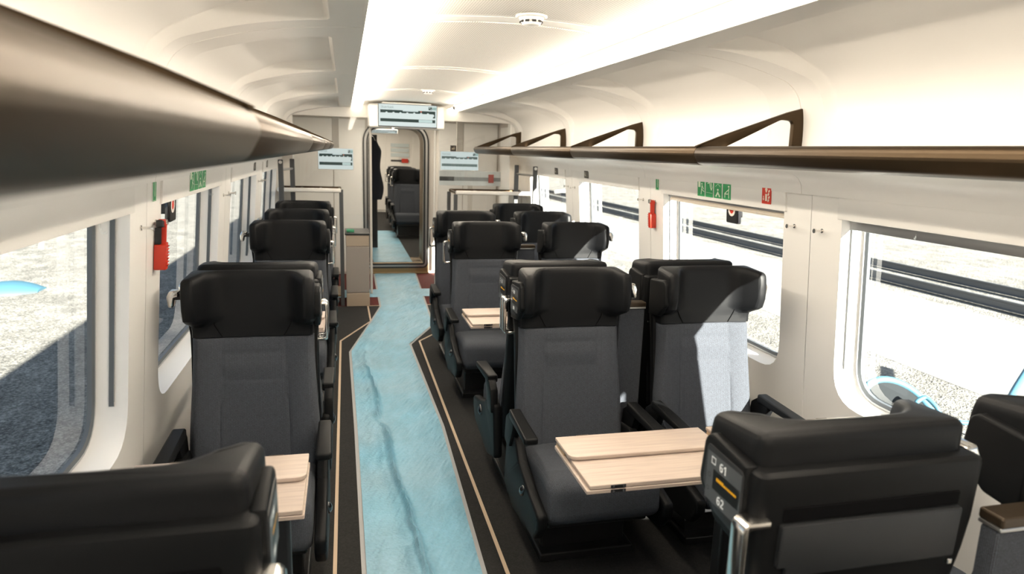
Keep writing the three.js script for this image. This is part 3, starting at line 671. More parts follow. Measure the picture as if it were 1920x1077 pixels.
// ---------------------------------------------------------------- fittings on the walls
function wallPlane(s, z, y, w, h, off) {
  const pos = [], n = 2; const m = sideMap(s);
  const uv = [], idx = [0, 1, 3, 0, 3, 2];
  for (let j = 0; j < n; j++) for (let i = 0; i < n; i++) { const u = i - 0.5; pos.push(...m(z + (s > 0 ? u : -u) * w, y + (j - 0.5) * h, off)); uv.push(i, j); }
  const g = new THREE.BufferGeometry(); g.setAttribute('position', new THREE.Float32BufferAttribute(pos, 3)); g.setAttribute('uv', new THREE.Float32BufferAttribute(uv, 2)); g.setIndex(idx); g.computeVertexNormals(); return g;
}
const wallPlate = (s, z, y, w, h, a, b, r = 0.004) => pillow(roundPoly(rectPts(z - w / 2, y - h / 2, z + w / 2, y + h / 2), r, 3), a, b, 0, sideMap(s));
const print = (t) => std(lin(1, 1, 1), 0.5, 0, { map: t });
const GREEN = '#2f9a5b', PALE = '#eaf3dc';
const P = {
  hammer: print(canvasTex(64, 160, (c, w, h) => { c.fillStyle = GREEN; c.fillRect(0, 0, w, h); c.strokeStyle = PALE; c.lineWidth = 2; c.strokeRect(4, 4, w - 8, h - 8); c.fillStyle = PALE; c.fillRect(33, 34, 8, 100); c.beginPath(); c.moveTo(22, 34); c.lineTo(41, 26); c.lineTo(41, 42); c.fill(); })),
  red: print(canvasTex(100, 170, (c, w, h) => { c.fillStyle = '#d23a26'; c.fillRect(0, 0, w, h); c.fillStyle = '#f6ead6'; c.fillRect(36, 86, 22, 60); c.beginPath(); c.arc(47, 50, 14, 0, 7); c.fill(); c.fillRect(40, 62, 14, 12); c.fillRect(13, 104, 8, 26); c.beginPath(); c.moveTo(6, 128); c.lineTo(17, 146); c.lineTo(28, 128); c.fill(); for (let i = 0; i < 4; i++) { c.beginPath(); c.ellipse(78 - (i % 2) * 6, 62 + i * 26, 8, 13, 0.4, 0, 7); c.fill(); } })),
  seats: print(canvasTex(140, 90, (c, w, h) => { c.fillStyle = '#26241f'; c.fillRect(0, 0, w, h); c.fillStyle = '#d9d2c2'; for (const x of [14, 38]) { c.fillRect(x, 16, 8, 34); c.fillRect(x, 50, 20, 9); c.fillRect(x + 12, 58, 7, 18); } c.fillStyle = '#7d766a'; for (let i = 0; i < 4; i++) c.fillRect(72, 16 + i * 16, 54, 8); })),
  wheel: print(canvasTex(90, 90, (c, w, h) => { c.fillStyle = '#211a13'; c.fillRect(0, 0, w, h); c.fillStyle = '#b9ac98'; c.fillRect(22, 36, 10, 34); c.fillRect(32, 46, 16, 8); c.fillRect(50, 30, 9, 38); c.beginPath(); c.arc(58, 24, 6, 0, 7); c.fill(); c.fillRect(60, 44, 12, 6); })),
  target: print(canvasTex(128, 160, (c, w, h) => { c.fillStyle = '#070707'; c.fillRect(0, 0, w, h); c.fillStyle = '#f2ece4'; c.beginPath(); c.ellipse(58, 66, 42, 48, 0, 0, 7); c.fill(); c.fillStyle = '#d8361f'; c.beginPath(); c.ellipse(58, 66, 23, 28, 0, 0, 7); c.fill(); })),
};
const picto = (k) => print(canvasTex(80, 150, (c, w, h) => {
  c.fillStyle = GREEN; c.fillRect(0, 0, w, h); c.fillStyle = PALE; c.strokeStyle = PALE; c.lineWidth = 7; c.lineCap = 'round';
  const line = (...p) => { c.beginPath(); c.moveTo(p[0], p[1]); for (let i = 2; i < p.length; i += 2) c.lineTo(p[i], p[i + 1]); c.stroke(); };
  if (k === 0) { c.fillRect(8, 14, 24, 52); c.beginPath(); c.arc(48, 34, 7, 0, 7); c.fill(); line(50, 46, 46, 84, 40, 130); line(46, 84, 64, 98, 72, 104); line(50, 52, 66, 80); }
  if (k === 1) { line(24, 26, 44, 14); line(44, 20, 52, 60, 62, 84); line(58, 18, 68, 60, 62, 84); c.lineWidth = 3; line(8, 108, 74, 112); }
  if (k === 2) { c.lineWidth = 3; line(16, 46, 40, 20, 64, 46); c.beginPath(); c.arc(40, 74, 9, 0, 7); c.fill(); c.beginPath(); c.moveTo(40, 84); c.lineTo(66, 132); c.lineTo(54, 140); c.lineTo(44, 116); c.lineTo(36, 116); c.lineTo(26, 140); c.lineTo(14, 132); c.fill(); }
  if (k === 3) { c.beginPath(); c.arc(58, 36, 8, 0, 7); c.fill(); line(60, 50, 58, 92, 60, 136); line(58, 62, 22, 96, 44, 104); line(18, 104, 52, 100); line(22, 108, 22, 132); }
}));
const pictoM = [0, 1, 2, 3].map(picto);
for (const s of [-1, 1]) {
  const side = s < 0 ? 'above the single seats' : 'above the double seats';
  // pictogram rows: four green panels
  {
    const z0 = s < 0 ? -3.52 : -3.53, t = thing('escape_sign', s < 0 ? 'row of four green escape pictograms over the second window by the single seats' : 'row of four green escape pictograms over the window beside the sunlit seat', 'sign');
    for (let k = 0; k < 4; k++) { const z = z0 + (s > 0 ? 1 : -1) * (k - 1.5) * 0.094; mesh('pictogram_panel', wallPlate(s, z, 1.528, 0.084, 0.093, -0.0125, -0.009), M.white, t); mesh('pictogram_print', wallPlane(s, z, 1.528, 0.084, 0.093, -0.0130), pictoM[k], t); }
  }
  {
    const z = s < 0 ? -2.775 : -4.28, t = thing('hammer_sign', 'small green hammer sign on the pillar ' + side, 'sign');
    mesh('plate', wallPlate(s, z, 1.533, 0.048, 0.105, -0.0035, 0), M.white, t); mesh('hammer_print', wallPlane(s, z, 1.533, 0.048, 0.105, -0.004), P.hammer, t);
  }
  // emergency hammer in its red holder
  {
    const z = s < 0 ? -2.80 : -4.32, t = thing('emergency_hammer', 'red emergency hammer with dark head in a ribbed holder ' + side, 'hammer'), m = sideMap(s), e = s > 0 ? 1 : -1;
    const hold = roundPoly([[-0.019, 1.220], [0.019, 1.220], [0.019, 1.315], [-0.019, 1.325]], 0.005, 3).map((p) => [z + p[0], p[1]]);
    mesh('holder', pillow(hold, -0.045, -0.002, 0.004, m, 2), M.red, t, 'red plastic holder');
    for (let k = 0; k < 7; k++) mesh('rib', pillow(rectPts(z - 0.021, 1.235 + k * 0.012, z + 0.0, 1.239 + k * 0.012), -0.048, -0.02, 0, m), M.red, t);
    const grip = roundPoly([[-0.002, 1.315], [0.014, 1.315], [0.016, 1.375], [0.024, 1.40], [0.010, 1.412], [-0.014, 1.405], [-0.012, 1.390], [0.0, 1.380]], 0.005, 3).map((p) => [z + e * -p[0] * -1, p[1]]);
    mesh('grip', pillow(grip, -0.040, -0.010, 0.005, m, 2), M.red, t, 'red hammer handle');
    mesh('head', pillow(roundPoly([[-0.040, 1.385], [0.012, 1.380], [0.014, 1.402], [-0.038, 1.414]], 0.007, 3).map((p) => [z - e * p[0] * -1, p[1]]), -0.036, -0.012, 0.005, m, 2), M.black, t, 'dark hammer head');
    mesh('strap', pillow(roundPoly(rectPts(z - e * 0.017, 1.318, z - e * 0.003, 1.382), 0.003, 2), -0.026, -0.004, 0.003, m, 2), M.plasticGrey, t);
  }
  // emergency window markers hanging on the glass
  {
    const z = s < 0 ? -3.36 : -3.45, t = thing('window_marker', 'black plate with a white and red target hung on the window ' + side, 'marker'), m = sideMap(s);
    mesh('plate', pillow(roundPoly(rectPts(z - 0.062, 1.345, z + 0.062, 1.475), 0.012, 4), 0.060, 0.080, 0.003, m, 2), M.blackGloss, t);
    mesh('target_print', wallPlane(s, z, 1.410, 0.112, 0.122, 0.0592), P.target, t);
    mesh('glass_mount', pillow(roundPoly(rectPts(z - 0.03, 1.38, z + 0.03, 1.46), 0.008, 3), 0.079, 0.107, 0, m), M.black, t);
  }
  for (const [z, place] of [[-5.67, 'nearer'], [-6.55, 'farther']]) {
    const t = thing('seat_info_plate', 'small dark seat symbol plate, the ' + place + ' of two ' + side, 'sign');
    mesh('plate', wallPlate(s, z, 1.53, 0.105, 0.062, -0.0125, -0.009), M.black, t); mesh('symbol_print', wallPlane(s, z, 1.53, 0.105, 0.062, -0.013), P.seats, t);
  }
  // chrome pegs on the pillars, two on each
  for (let k = 0; k <= 2; k++) for (const d of [0.08, -0.115]) {
    const z = pillarZ(k) + d, m = sideMap(s), w = ['first', 'second', 'third'][k];
    const t = thing('wall_peg', 'chrome coat peg on the ' + w + ' pillar ' + side + ', ' + (d > 0 ? 'nearer' : 'farther') + ' of its pair', 'coat peg', 'chrome coat pegs on the window pillars');
    const x = s * xw(1.40), g = [cyl(0.010, 0.004, [x - s * 0.002, 1.40, z], 'x'), cyl(0.005, 0.040, [x - s * 0.02, 1.40, z], 'x'), cyl(0.010, 0.006, [x - s * 0.041, 1.40, z], 'x')];
    mesh('flange', g[0], M.chrome, t); mesh('stem', g[1], M.chrome, t); mesh('knob', g[2], M.chrome, t); void m;
  }
  if (s > 0) {
    const t = thing('extinguisher_sign', 'red fire extinguisher sign over the window beside the sunlit seat', 'sign');
    mesh('plate', wallPlate(1, -3.02, 1.537, 0.075, 0.100, -0.0125, -0.009), M.red, t); mesh('symbol_print', wallPlane(1, -3.02, 1.537, 0.075, 0.100, -0.013), P.red, t);
  }
  // roller blinds
  for (let k = -1; k <= 3; k++) {
    const c = openC(k), m = sideMap(s), low = s > 0 && k === 1 ? 1.428 : s > 0 && k === 0 ? 1.455 : 1.462, w0 = 0.034;
    const where = ['behind the viewer', 'nearest', 'second', 'third', 'fourth'][k + 1];
    const t = thing('roller_blind', (s > 0 && k === 1 ? 'beige roller blind drawn slightly down at the second window ' : 'rolled up blind with grey bar at the ' + where + ' window ') + side, 'blind', 'roller blinds');
    mesh('blind_fabric', pillow(rectPts(c - 0.632, low, c + 0.632, 1.52), w0 + 0.008, w0 + 0.010, 0, m), M.blind, t);
    const yb = s > 0 && k <= 1 ? 1.448 : 1.458;
    mesh('bottom_bar', pillow(roundPoly(rectPts(c - 0.636, yb - (s > 0 && k === 0 ? 0.026 : 0.0), c + 0.636, yb + 0.03), 0.004, 2), w0 - 0.006, w0 + 0.007, 0.002, m, 2), M.alu, t);
    if (low < 1.43) mesh('hem', pillow(roundPoly(rectPts(c - 0.632, low - 0.006, c + 0.632, low + 0.010), 0.003, 2), w0 + 0.003, w0 + 0.014, 0.002, m, 2), M.blind, t);
  }
  // clear hooks under the blind housings
  const hookZ = s > 0 ? [[-2.087, 'nearest'], [-3.097, 'second'], [-3.96, 'second, far end'], [-4.76, 'third']] : [[-2.178, 'nearest'], [-3.088, 'second'], [-3.837, 'second, far end'], [-4.915, 'third']];
  for (const [z, w] of hookZ) {
    const m = sideMap(s), t = tag(mesh('clear_hook', tube([m(z, 1.470, -0.004), m(z, 1.448, -0.005), m(z + 0.003, 1.436, -0.012), m(z + 0.012, 1.434, -0.022), m(z + 0.02, 1.442, -0.030)], 0.0035, false, 24, 8), M.clear), 'clear plastic hook hanging over the ' + w + ' window ' + side, 'hook', 'clear hooks over the windows'); void t;
  }
}

// ---------------------------------------------------------------- ceiling fittings
{
  const z = -2.62, y = archY(0) - 0.006;
  const d = thing('smoke_detector', 'white slotted smoke detector on the ceiling, the larger and nearer one', 'smoke detector', 'smoke detectors', [0.01, y, z]);
  const prof = (pts) => new THREE.LatheGeometry(pts.map((p) => new THREE.Vector2(p[0], p[1])), 40);
  mesh('base', prof([[0, 0.001], [0.058, 0.001], [0.060, -0.006], [0.052, -0.010], [0, -0.011]]), M.ceil, d);
  mesh('cap', prof([[0.048, -0.009], [0.044, -0.017], [0.034, -0.034], [0.028, -0.038], [0, -0.039]]), M.ceil, d);
  for (let k = 0; k < 10; k++) { const a = k / 10 * Math.PI * 2, g = rbox(-0.008, 0.008, -0.005, 0.005, -0.002, 0.002, 0.0015); g.rotateX(-0.55); g.translate(0, -0.024, 0.0412); g.rotateY(a); mesh('slot', g, M.black, d); }
  copyOf(d, [0.03, y, -6.12], 0.3, 'white smoke detector on the ceiling near the hanging screen, the smaller farther one');
  const cam = thing('ceiling_camera', 'tiny dark sensor at the ceiling edge beside the hanging screen', 'sensor', null, [0.468, 2.146, -7.45]);
  mesh('housing', new THREE.SphereGeometry(0.020, 16, 10), M.black, cam); mesh('foot', cyl(0.016, 0.02, [0, 0.014, 0]), M.ceil, cam);
  [[0.575, -2.60, 'nearer'], [0.575, -4.36, 'farther']].forEach(([x, zz, w]) => { const l = thing('strip_latch', 'small metal latch on the light strip over the double seats, the ' + w + ' one', 'latch', 'light strip latches', [x, 2.147, zz]); mesh('tongue', rbox(-0.014, 0.014, -0.004, 0.002, -0.020, 0.020, 0.002), M.alu, l); mesh('screw', cyl(0.004, 0.003, [0, -0.005, 0]), M.chrome, l); });
}

// ---------------------------------------------------------------- end of the saloon
{
  const bulk = shell('wall_bulkhead');
  const out = upLine.filter((p) => p[1] > 2.03).map((p) => [p[0] + 0.01, p[1] + 0.01]);
  const L = [[-1.235, 2.03], [1.235, 2.03], ...out.map((p) => [p[0], p[1]]), [0.6, 2.26], [-0.6, 2.26], ...[...out].reverse().map((p) => [-p[0], p[1]])];
  mesh('header', pillow(L, zEnd - 0.04, zEnd, 0, XY), M.white, bulk);
  for (const s of [-1, 1]) {
    mesh('jamb', rbox(s < 0 ? -1.40 : 1.235, s < 0 ? -1.235 : 1.40, 0, 2.04, zEnd - 0.16, zEnd - 0.001, 0.01), M.white, bulk);
  }
}
const screenDraw = (dim) => canvasTex(640, 240, (c, w, h) => {
  c.fillStyle = '#eefcf9'; c.fillRect(0, 0, w, h);
  c.fillStyle = '#9fb3b0'; c.font = '34px sans-serif'; c.fillText('Skærbæk', 22, 44);
  c.fillStyle = '#35504b'; c.fillRect(548, 16, 40, 32); c.fillStyle = '#a9c8c2'; c.fillRect(592, 16, 44, 32); c.fillStyle = '#eefcf9'; c.fillRect(556, 22, 10, 8); c.fillRect(572, 34, 8, 8);
  const bar = dim ? '#73857f' : '#27403c';
  c.fillStyle = dim ? '#5d6f6a' : '#27403c'; c.fillRect(18, 62, 606, 32);
  c.fillStyle = '#dff0ee'; c.fillRect(262, 62, 172, 12);
  c.fillStyle = '#eefcf9'; for (let i = 0; i < 7; i++) { c.beginPath(); c.arc(86 + i * 76, 96, 13, Math.PI, 0); c.fill(); }
  c.fillStyle = '#e8806a'; c.fillRect(458, 64, 16, 14);
  if (!dim) { c.fillStyle = '#27403c'; c.fillRect(598, 94, 26, 44); c.fillStyle = '#eefcf9'; c.beginPath(); c.arc(596, 110, 16, 0, 7); c.fill(); }
  c.fillStyle = bar; c.fillRect(18, 158, 606, 34);
  if (!dim) { c.fillStyle = '#d6eeea'; c.fillRect(440, 160, 152, 30); }
});
const lit = (t, k) => new THREE.MeshPhysicalMaterial({ color: lin(0.02, 0.02, 0.02), roughness: 0.6, specularIntensity: 0.0, emissive: lin(1, 1, 1), emissiveMap: t, emissiveIntensity: k });
{
  const t = thing('info_screen', 'hanging ceiling screen with a route strip in a white housing', 'screen');
  mesh('neck', rbox(-0.28, 0.26, 2.15, 2.192, -8.02, -7.74, 0.01), M.white, t); mesh('housing', rbox(-0.42, 0.40, 1.92, 2.166, -8.04, -7.70, 0.02), M.white, t, 'white screen housing');
  mesh('bezel', rbox(-0.322, 0.316, 1.930, 2.172, -7.705, -7.690, 0.004), M.black, t);
  const g = new THREE.PlaneGeometry(0.626, 0.228); g.translate(-0.003, 2.053, -7.6893); mesh('display', g, lit(screenDraw(false), 0.72), t, 'lit screen showing a route strip');
  const led = mesh('lamp_stud', new THREE.SphereGeometry(0.012, 12, 8).translate(-0.16, 1.918, -7.74), M.diffuser, t); void led;
  areaLamp(-0.003, 2.053, -7.67, 0.62, 0.22, 0.8, [-0.003, 2.053, 0], new THREE.Color(0.9, 1, 0.98));
}
// glass partitions with their posts
for (const s of [-1, 1]) {
  const x0 = s < 0 ? -1.235 : 0.385, x1 = s < 0 ? -0.405 : 1.235;
  const t = thing('glass_partition', s < 0 ? 'clear glass partition behind the low cabinet, by the single seats' : 'clear glass partition behind the farthest double seats', 'partition');
  const g = new THREE.PlaneGeometry(x1 - x0, 2.03); g.translate((x0 + x1) / 2, 1.015, zEnd - 0.02); mesh('pane', g, M.clear, t);
  mesh('post', s < 0 ? rbox(-0.405, -0.378, 0, 1.925, zEnd - 0.035, zEnd - 0.005, 0.006) : rbox(0.352, 0.385, 0, 1.925, zEnd - 0.035, zEnd - 0.005, 0.006), M.vest, t, 'pale post');
}
// vestibule
const vz = -9.45;
{
  const v = shell('wall_vestibule');
  for (const s of [-1, 1]) {
    mesh('wall_panel', box(s < 0 ? -1.46 : 1.40, s < 0 ? -1.40 : 1.46, 0, 2.3, vz - 0.05, zEnd), M.vest, v);
    for (const [a, b] of [[-8.12, -8.68], [-8.70, -9.28]]) mesh('door_panel', rbox(s < 0 ? -1.405 : 1.385, s < 0 ? -1.385 : 1.405, 0.05, 2.02, b, a, 0.01), M.white, v);
  }
  // end wall with the rounded doorway
  const sh = new THREE.Shape([new THREE.Vector2(-1.46, 0), new THREE.Vector2(1.46, 0), new THREE.Vector2(1.46, 2.3), new THREE.Vector2(-1.46, 2.3)]);
  const hole = roundPoly([[-0.37, 0.15], [0.36, 0.15], [0.36, 1.965], [-0.37, 1.965]], [0.005, 0.005, 0.20, 0.20], 8);
  sh.holes.push(new THREE.Path(hole.map((p) => new THREE.Vector2(...p))));
  const g = new THREE.ExtrudeGeometry(sh, { depth: 0.05, bevelEnabled: false }); g.translate(0, 0, vz - 0.05); mesh('end_panel', boxUV(g), M.vest, v);
  // facing panels of the end wall
  for (const [a, b] of [[-1.38, -0.83], [-0.82, -0.41], [0.50, 0.90], [0.91, 1.38]]) mesh('facing_panel', rbox(a, b, 0.03, 2.06, vz, vz + 0.018, 0.006), M.white, v);
  const ringG = (d0, d1, z0, z1) => { const o = insetLoop(hole, -d1), i = insetLoop(hole, -d0); const L = (l, z) => l.map((p) => [p[0], p[1], z]); return loft([L(i, z0), L(i, z1), L(o, z1), L(o, z0)], { caps: false, crease: 0.5 }); };
  mesh('door_seal', ringG(0.005, 0.028, vz - 0.01, vz + 0.035), M.rubber, v);
  mesh('door_seal', ringG(0.055, 0.075, vz - 0.01, vz + 0.03), M.rubber, v);
  mesh('seal_rail', ringG(0.028, 0.055, vz - 0.01, vz + 0.025), M.steel, v);
  const j = (z) => hole.map((p) => [p[0], p[1], z]); mesh('door_jamb', loft([j(vz), j(vz - 0.45)], { caps: false }), M.brass, v);
  mesh('step_riser', rbox(-0.40, 0.44, 0.0, 0.150, vz - 0.02, vz + 0.02, 0.006), M.brass, v);
  mesh('step_nosing', rbox(-0.40, 0.44, 0.0, 0.02, vz + 0.02, vz + 0.06, 0.004), M.brass, v);
  mesh('ceiling_panel', box(-1.46, 1.46, 2.12, 2.16, vz - 0.05, zEnd - 0.04), M.ceil, v);
  const l = tag(mesh('vestibule_lamp', rbox(-0.55, 0.55, 2.108, 2.121, -8.95, -8.65, 0.004), M.diffuser), 'glowing ceiling panel lamp in the vestibule behind the glass', 'light'); void l;
  areaLamp(0, 2.10, -8.8, 1.1, 0.28, 7, [0, 0, -8.8]);
}
// cabinet
{
  const t = thing('low_cabinet', 'low beige metal cabinet with a black top, standing beside the doorway', 'cabinet');
  const metal = std(lin(0.33, 0.285, 0.255), 0.45, 0.15), tan = std(lin(0.42, 0.335, 0.255), 0.45, 0.1);
  mesh('body', rbox(-0.68, -0.435, 0.15, 0.655, -7.90, -7.43, 0.008), metal, t); mesh('upper_band', rbox(-0.68, -0.435, 0.658, 0.778, -7.90, -7.43, 0.008), tan, t, 'tan upper band'); mesh('plinth', rbox(-0.68, -0.435, 0.0, 0.147, -7.90, -7.43, 0.008), tan, t, 'tan plinth'); mesh('top', rbox(-0.69, -0.43, 0.780, 0.800, -7.91, -7.42, 0.006), M.black, t, 'black top');
  const g = tag(mesh('green_box', rbox(-0.67, -0.59, 0.801, 0.826, -7.62, -7.52, 0.004), std(lin(0.05, 0.30, 0.16), 0.6)), 'small flat green box lying on the black cabinet top', 'box'); void g;
}
// luggage shelves in front of the glass
for (const s of [-1, 1]) {
  const t = thing('luggage_shelf', s < 0 ? 'luggage shelf with white front bar and dark posts behind the farthest single seat' : 'luggage shelf with white front bar and dark posts behind the farthest double seats', 'shelf');
  const xi = s < 0 ? -0.72 : 0.50, xo = s < 0 ? -1.36 : 1.36, lo = Math.min(xi, xo), hi = Math.max(xi, xo);
  mesh('front_bar', rbox(lo, hi, 1.225, 1.268, -7.50, -7.46, 0.014), std(lin(0.72, 0.69, 0.65), 0.35), t, 'white front bar');
  mesh('rear_bar', rbox(lo, hi, 1.225, 1.26, -8.0, -7.965, 0.012), M.bronze, t);
  for (let k = 0; k < 4; k++) { const x = lerp(lo + 0.02, hi - 0.02, k / 3); mesh('cross_rail', rbox(x - 0.012, x + 0.012, 1.232, 1.250, -7.98, -7.48, 0.004), M.bronze, t); }
  mesh('shelf_plate', rbox(lo + 0.01, hi - 0.01, 1.222, 1.232, -7.98, -7.49, 0.003), M.brass, t);
  for (const z of [-7.48, -7.98]) mesh('post', rbox(xi - 0.02, xi + 0.02, 0, 1.228, z - 0.018, z + 0.018, 0.006), M.darkPost, t, 'dark post');
  for (const [x, z] of [[1.285, -7.08], [1.215, -7.62]]) mesh('wall_post', rbox(s * x - 0.024, s * x + 0.024, 0.95, 1.56, z - 0.014, z + 0.014, 0.006), M.darkPost, t, 'dark wall post');
  const a = [1.285, -7.08], b = [1.215, -7.62]; mesh('tie_bar', tube([[s * a[0], 1.46, a[1]], [s * (a[0] + b[0]) / 2, 1.46, (a[1] + b[1]) / 2], [s * b[0], 1.46, b[1]]], 0.012, false, 8, 8), M.steel, t);
  mesh('round_tag', cyl(0.016, 0.006, [s * 1.285, 1.535, -7.064], 'z'), M.white, t);
  mesh('lower_plate', rbox(lo + 0.01, hi - 0.01, 0.10, 0.12, -7.98, -7.49, 0.003), M.brass, t);
}
// route boards behind the glass
{
  const b1 = thing('route_board', 'lit route display on the end wall behind the glass by the low cabinet', 'screen');
  mesh('case', rbox(-0.99, -0.572, 1.425, 1.685, -8.64, -8.60, 0.006), M.white, b1); let g = new THREE.PlaneGeometry(0.405, 0.245); g.translate(-0.781, 1.555, -8.599); mesh('display', g, lit(screenDraw(false), 0.62), b1);
  mesh('arm', rbox(-0.82, -0.74, 1.685, 2.118, -8.635, -8.605, 0.004), M.vest, b1);
  const b2 = thing('route_board', 'pale route display behind the glass under a small dark symbol plate', 'screen');
  mesh('case', rbox(0.475, 0.965, 1.452, 1.690, -8.64, -8.60, 0.006), M.white, b2); g = new THREE.PlaneGeometry(0.475, 0.225); g.translate(0.72, 1.571, -8.599); mesh('display', g, lit(screenDraw(true), 0.62), b2);
  mesh('arm', rbox(0.68, 0.76, 1.69, 2.118, -8.635, -8.605, 0.004), M.vest, b2);
  const b3 = thing('notice_board', 'long pale notice strip with a grey band behind the glass, below the pale display', 'notice');
  mesh('board', rbox(0.475, 1.26, 1.265, 1.448, -8.66, -8.64, 0.004), std(lin(0.66, 0.70, 0.71), 0.5), b3); mesh('band', rbox(0.475, 1.26, 1.325, 1.372, -8.641, -8.637, 0.001), std(lin(0.26, 0.28, 0.285), 0.6), b3, 'grey band'); mesh('dark_end', rbox(0.475, 0.66, 1.322, 1.375, -8.640, -8.635, 0.001), std(lin(0.04, 0.045, 0.045), 0.6), b3); mesh('red_mark', rbox(1.10, 1.17, 1.305, 1.41, -8.640, -8.634, 0.004), std(lin(0.42, 0.07, 0.05), 0.6), b3, 'red mark');
  mesh('stand', rbox(0.84, 0.90, 0, 1.265, -8.66, -8.645, 0.004), M.vest, b3);
  const w = thing('symbol_plate', 'small dark square symbol plate on the glass beside the pale post', 'sign');
  mesh('plate', rbox(0.522, 0.590, 1.688, 1.756, zEnd - 0.018, zEnd - 0.012, 0.002), M.black, w); g = new THREE.PlaneGeometry(0.066, 0.066); g.translate(0.556, 1.722, zEnd - 0.0115); mesh('symbol_print', g, P.wheel, w);
}
// ---------------------------------------------------------------- next car through the doorway
{
  const nf = 0.15, z1 = -9.90, z2 = -17.2;
  solid('floor_next', box(-1.46, 1.46, nf - 0.08, nf, z2, vz - 0.02), M.carpet);
  const n = shell('wall_next');
  for (const s of [-1, 1]) mesh('wall_panel', box(s < 0 ? -1.46 : 1.40, s < 0 ? -1.40 : 1.46, 0, 2.36, z2, z1), M.white, n);
  mesh('end_panel', box(-1.46, 1.46, 0, 2.36, z2 - 0.05, z2), M.white, n);
  mesh('ceiling_panel', box(-1.46, 1.46, 2.18, 2.22, z2, vz - 0.05), M.ceil, n);
  mesh('inner_jamb', box(-1.46, -0.40, 0, 2.2, z1 - 0.03, z1), M.vest, n); mesh('inner_jamb', box(0.42, 1.46, 0, 2.2, z1 - 0.03, z1), M.vest, n);
  for (const [a, b] of [[0.02, 0.30], [0.32, 0.62], [0.95, 1.36]]) mesh('facing_panel', rbox(a, b, 0.2, 2.0, z2, z2 + 0.02, 0.006), M.white, n);
  const l = tag(mesh('next_car_lamp', rbox(-0.35, 0.35, 2.150, 2.1795, -16.5, -10.4, 0.006), M.diffuser), 'glowing ceiling lamp of the next carriage, seen through the doorway', 'light'); void l;
  areaLamp(0, 2.145, -13.4, 0.6, 5.8, 2.2, [0, 0, -13.4001]);
  const hd = thing('overhead_display', 'pale horizontal display under the ceiling of the next carriage', 'screen'); mesh('case', rbox(-0.34, 0.12, 1.915, 1.985, -10.9, -10.8, 0.01), M.white, hd); const g = new THREE.PlaneGeometry(0.44, 0.05); g.translate(-0.11, 1.95, -10.799); mesh('display', g, lit(screenDraw(false), 0.5), hd); mesh('arm', rbox(-0.14, -0.08, 1.985, 2.148, -10.88, -10.82, 0.004), M.white, hd);
  const fm = tag(mesh('floor_film', box(-0.31, 0.22, nf + 0.001, nf + 0.004, -13.2, vz - 0.03), M.film), 'flat pale blue film on the floor of the next carriage', 'floor covering'); void fm;
  for (const [i, z] of [-12.5, -13.35, -14.2].entries()) { const st = placeSeat(0.41, z, 1, -1, true, ['nearest', 'second', 'last'][i] + ' dark seat in the row seen through the doorway', 'seats of the next carriage'); st.position.y = nf; }
  const nb = thing('far_notice', 'white panel with three pale strips on the far wall of the next carriage', 'notice');
  for (let k = 0; k < 3; k++) mesh('strip', rbox(0.42, 0.86, 1.50 + k * 0.115, 1.59 + k * 0.115, z2 + 0.001, z2 + 0.03, 0.006), std(lin(0.62, 0.70, 0.72), 0.5), nb);
  mesh('dark_strip', rbox(0.42, 0.86, 1.385, 1.43, z2 + 0.001, z2 + 0.03, 0.004), std(lin(0.05, 0.05, 0.05), 0.5), nb); mesh('red_mark', rbox(0.68, 0.84, 1.36, 1.46, z2 + 0.028, z2 + 0.045, 0.006), M.red, nb, 'red mark');
  const cb = thing('dark_cupboard', 'dark tall cupboard standing left of the aisle in the next carriage', 'cupboard'); mesh('body', rbox(-0.62, -0.19, nf, 1.90, -11.6, -10.9, 0.01), M.black, cb); mesh('door', rbox(-0.60, -0.21, nf + 0.1, 1.86, -10.905, -10.89, 0.006), M.plasticGrey, cb);
  // dark clothes hanging beside the doorway of the next car
  const loops = []; for (let i = 0; i <= 24; i++) { const t = i / 24, y = lerp(0.95, 1.80, t), w = 0.075 + 0.02 * Math.sin(t * 9) - 0.05 * sstep(0.82, 1, t), d = 0.055 - 0.03 * sstep(0.85, 1, t); loops.push(Array.from({ length: 28 }, (_, k) => { const a = k / 28 * Math.PI * 2, r = 1 + 0.10 * Math.sin(a * 6 + t * 2) * (1 - t); return [-0.235 + 0.05 * Math.sin(t * 5) * 0.3 + w * r * Math.cos(a), y, -10.35 + d * r * Math.sin(a)]; })); }
  const ct = thing('hanging_coat', 'dark clothing hanging just inside the doorway of the next carriage', 'coat'); mesh('cloth', loft(loops, { crease: 1.2 }), M.coat, ct);
  mesh('hanger_arm', tube([[-0.24, 1.80, -10.35], [-0.28, 1.86, -10.25], [-0.40, 1.88, -9.94]], 0.006, false, 16, 6), M.steel, ct);
}

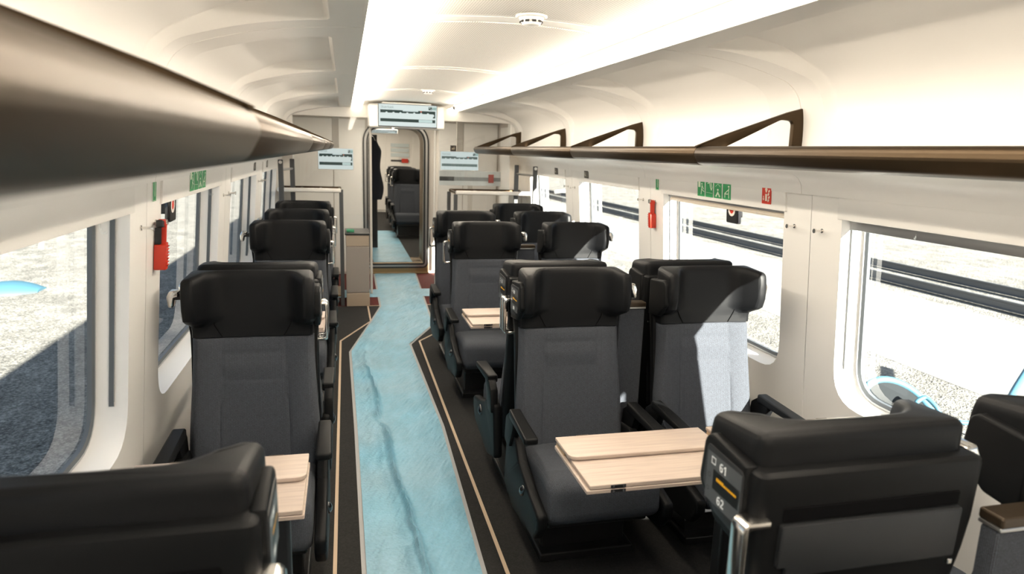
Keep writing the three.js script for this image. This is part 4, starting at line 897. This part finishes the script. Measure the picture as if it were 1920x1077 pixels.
// ---------------------------------------------------------------- outside: gravel, track, trolley
const GY = -0.95;
{
  const g = new THREE.PlaneGeometry(260, 260); g.rotateX(-Math.PI / 2); g.translate(0, GY, -40);
  solid('ground', boxUV(g.toNonIndexed()), M.gravel);
  const p = solid('ground_path', box(6.6, 10.6, GY - 0.05, GY + 0.004, -120, 40), M.concrete); void p;
  const prof = [[-0.070, 0], [0.070, 0], [0.070, 0.012], [0.012, 0.034], [0.012, 0.130], [0.036, 0.142], [0.036, 0.178], [-0.036, 0.178], [-0.036, 0.142], [-0.012, 0.130], [-0.012, 0.034], [-0.070, 0.012]];
  [[11.35, 'nearer'], [12.85, 'farther']].forEach(([x, w]) => {
    const r = tag(mesh('track_rail', extrude(prof.map((q) => [x + q[0], GY + 0.03 + q[1]]), -110, 30), M.rail), w + ' dark steel rail of the neighbouring track outside', 'rail', 'rails outside'); void r;
  });
  // blue tubular handcart by the window
  const t = thing('handcart', 'light blue tubular handcart standing on the gravel outside the nearest window', 'cart');
  const disc = new THREE.TorusGeometry(0.36, 0.035, 10, 40); disc.rotateX(Math.PI / 2 + 0.75); disc.translate(4.46, -0.64, -5.14); mesh('wheel_rim', disc, M.bluePaint, t);
  const net = new THREE.CylinderGeometry(0.34, 0.34, 0.02, 32); net.rotateX(0.75); net.translate(4.46, -0.65, -5.14); mesh('wheel_mesh', net, M.grille, t); mesh('hub', new THREE.SphereGeometry(0.05, 14, 10).translate(4.46, -0.60, -5.11), M.grille, t);
  mesh('hoop', tube([[4.42, -0.62, -4.86], [4.52, -0.50, -5.02], [4.62, -0.45, -5.02], [4.66, -0.52, -4.92], [4.68, -0.66, -4.84]], 0.022, false, 30, 8), M.bluePaint, t);
  mesh('push_bar', tube([[5.35, -0.62, -4.85], [5.9, -0.5, -5.2], [6.8, -0.36, -5.75]], 0.035, false, 20, 8), M.bluePaint, t);
  mesh('leg', merge([tube([[4.46, -0.64, -5.14], [4.6, -0.74, -5.2], [4.6, -0.95, -5.2]], 0.02, false, 8, 8)]), M.bluePaint, t);
  mesh('frame_bar', tube([[4.6, -0.72, -5.15], [5.2, -0.70, -4.9], [5.4, -0.63, -4.85], [5.5, -0.95, -4.9]], 0.022, false, 20, 8), M.bluePaint, t);
  const wireG = new THREE.TorusGeometry(0.40, 0.006, 6, 40, 2.4); wireG.rotateY(0.6); wireG.translate(6.8, -0.36, -5.75); mesh('wire_arc', wireG, M.rail, t);
  const tarp = []; for (let i = 0; i <= 8; i++) { const a = i / 8, s2 = Math.sin(a * Math.PI); tarp.push(Array.from({ length: 20 }, (_, k) => { const b = k / 20 * Math.PI * 2; return [-6.45 + lerp(-0.55, 0.55, a), GY + 0.02 + Math.max(0, Math.sin(b)) * 0.16 * (0.3 + 0.7 * s2) - 0.02, -13.4 + Math.cos(b) * 0.5 * (0.4 + 0.6 * s2)]; })); }
  const tp = tag(mesh('tarpaulin', loft(tarp, { crease: 1 }), M.bluePaint), 'blue tarpaulin bundle lying on the gravel outside the single-seat side', 'tarpaulin'); void tp;
}
renderer.render(scene, camera);
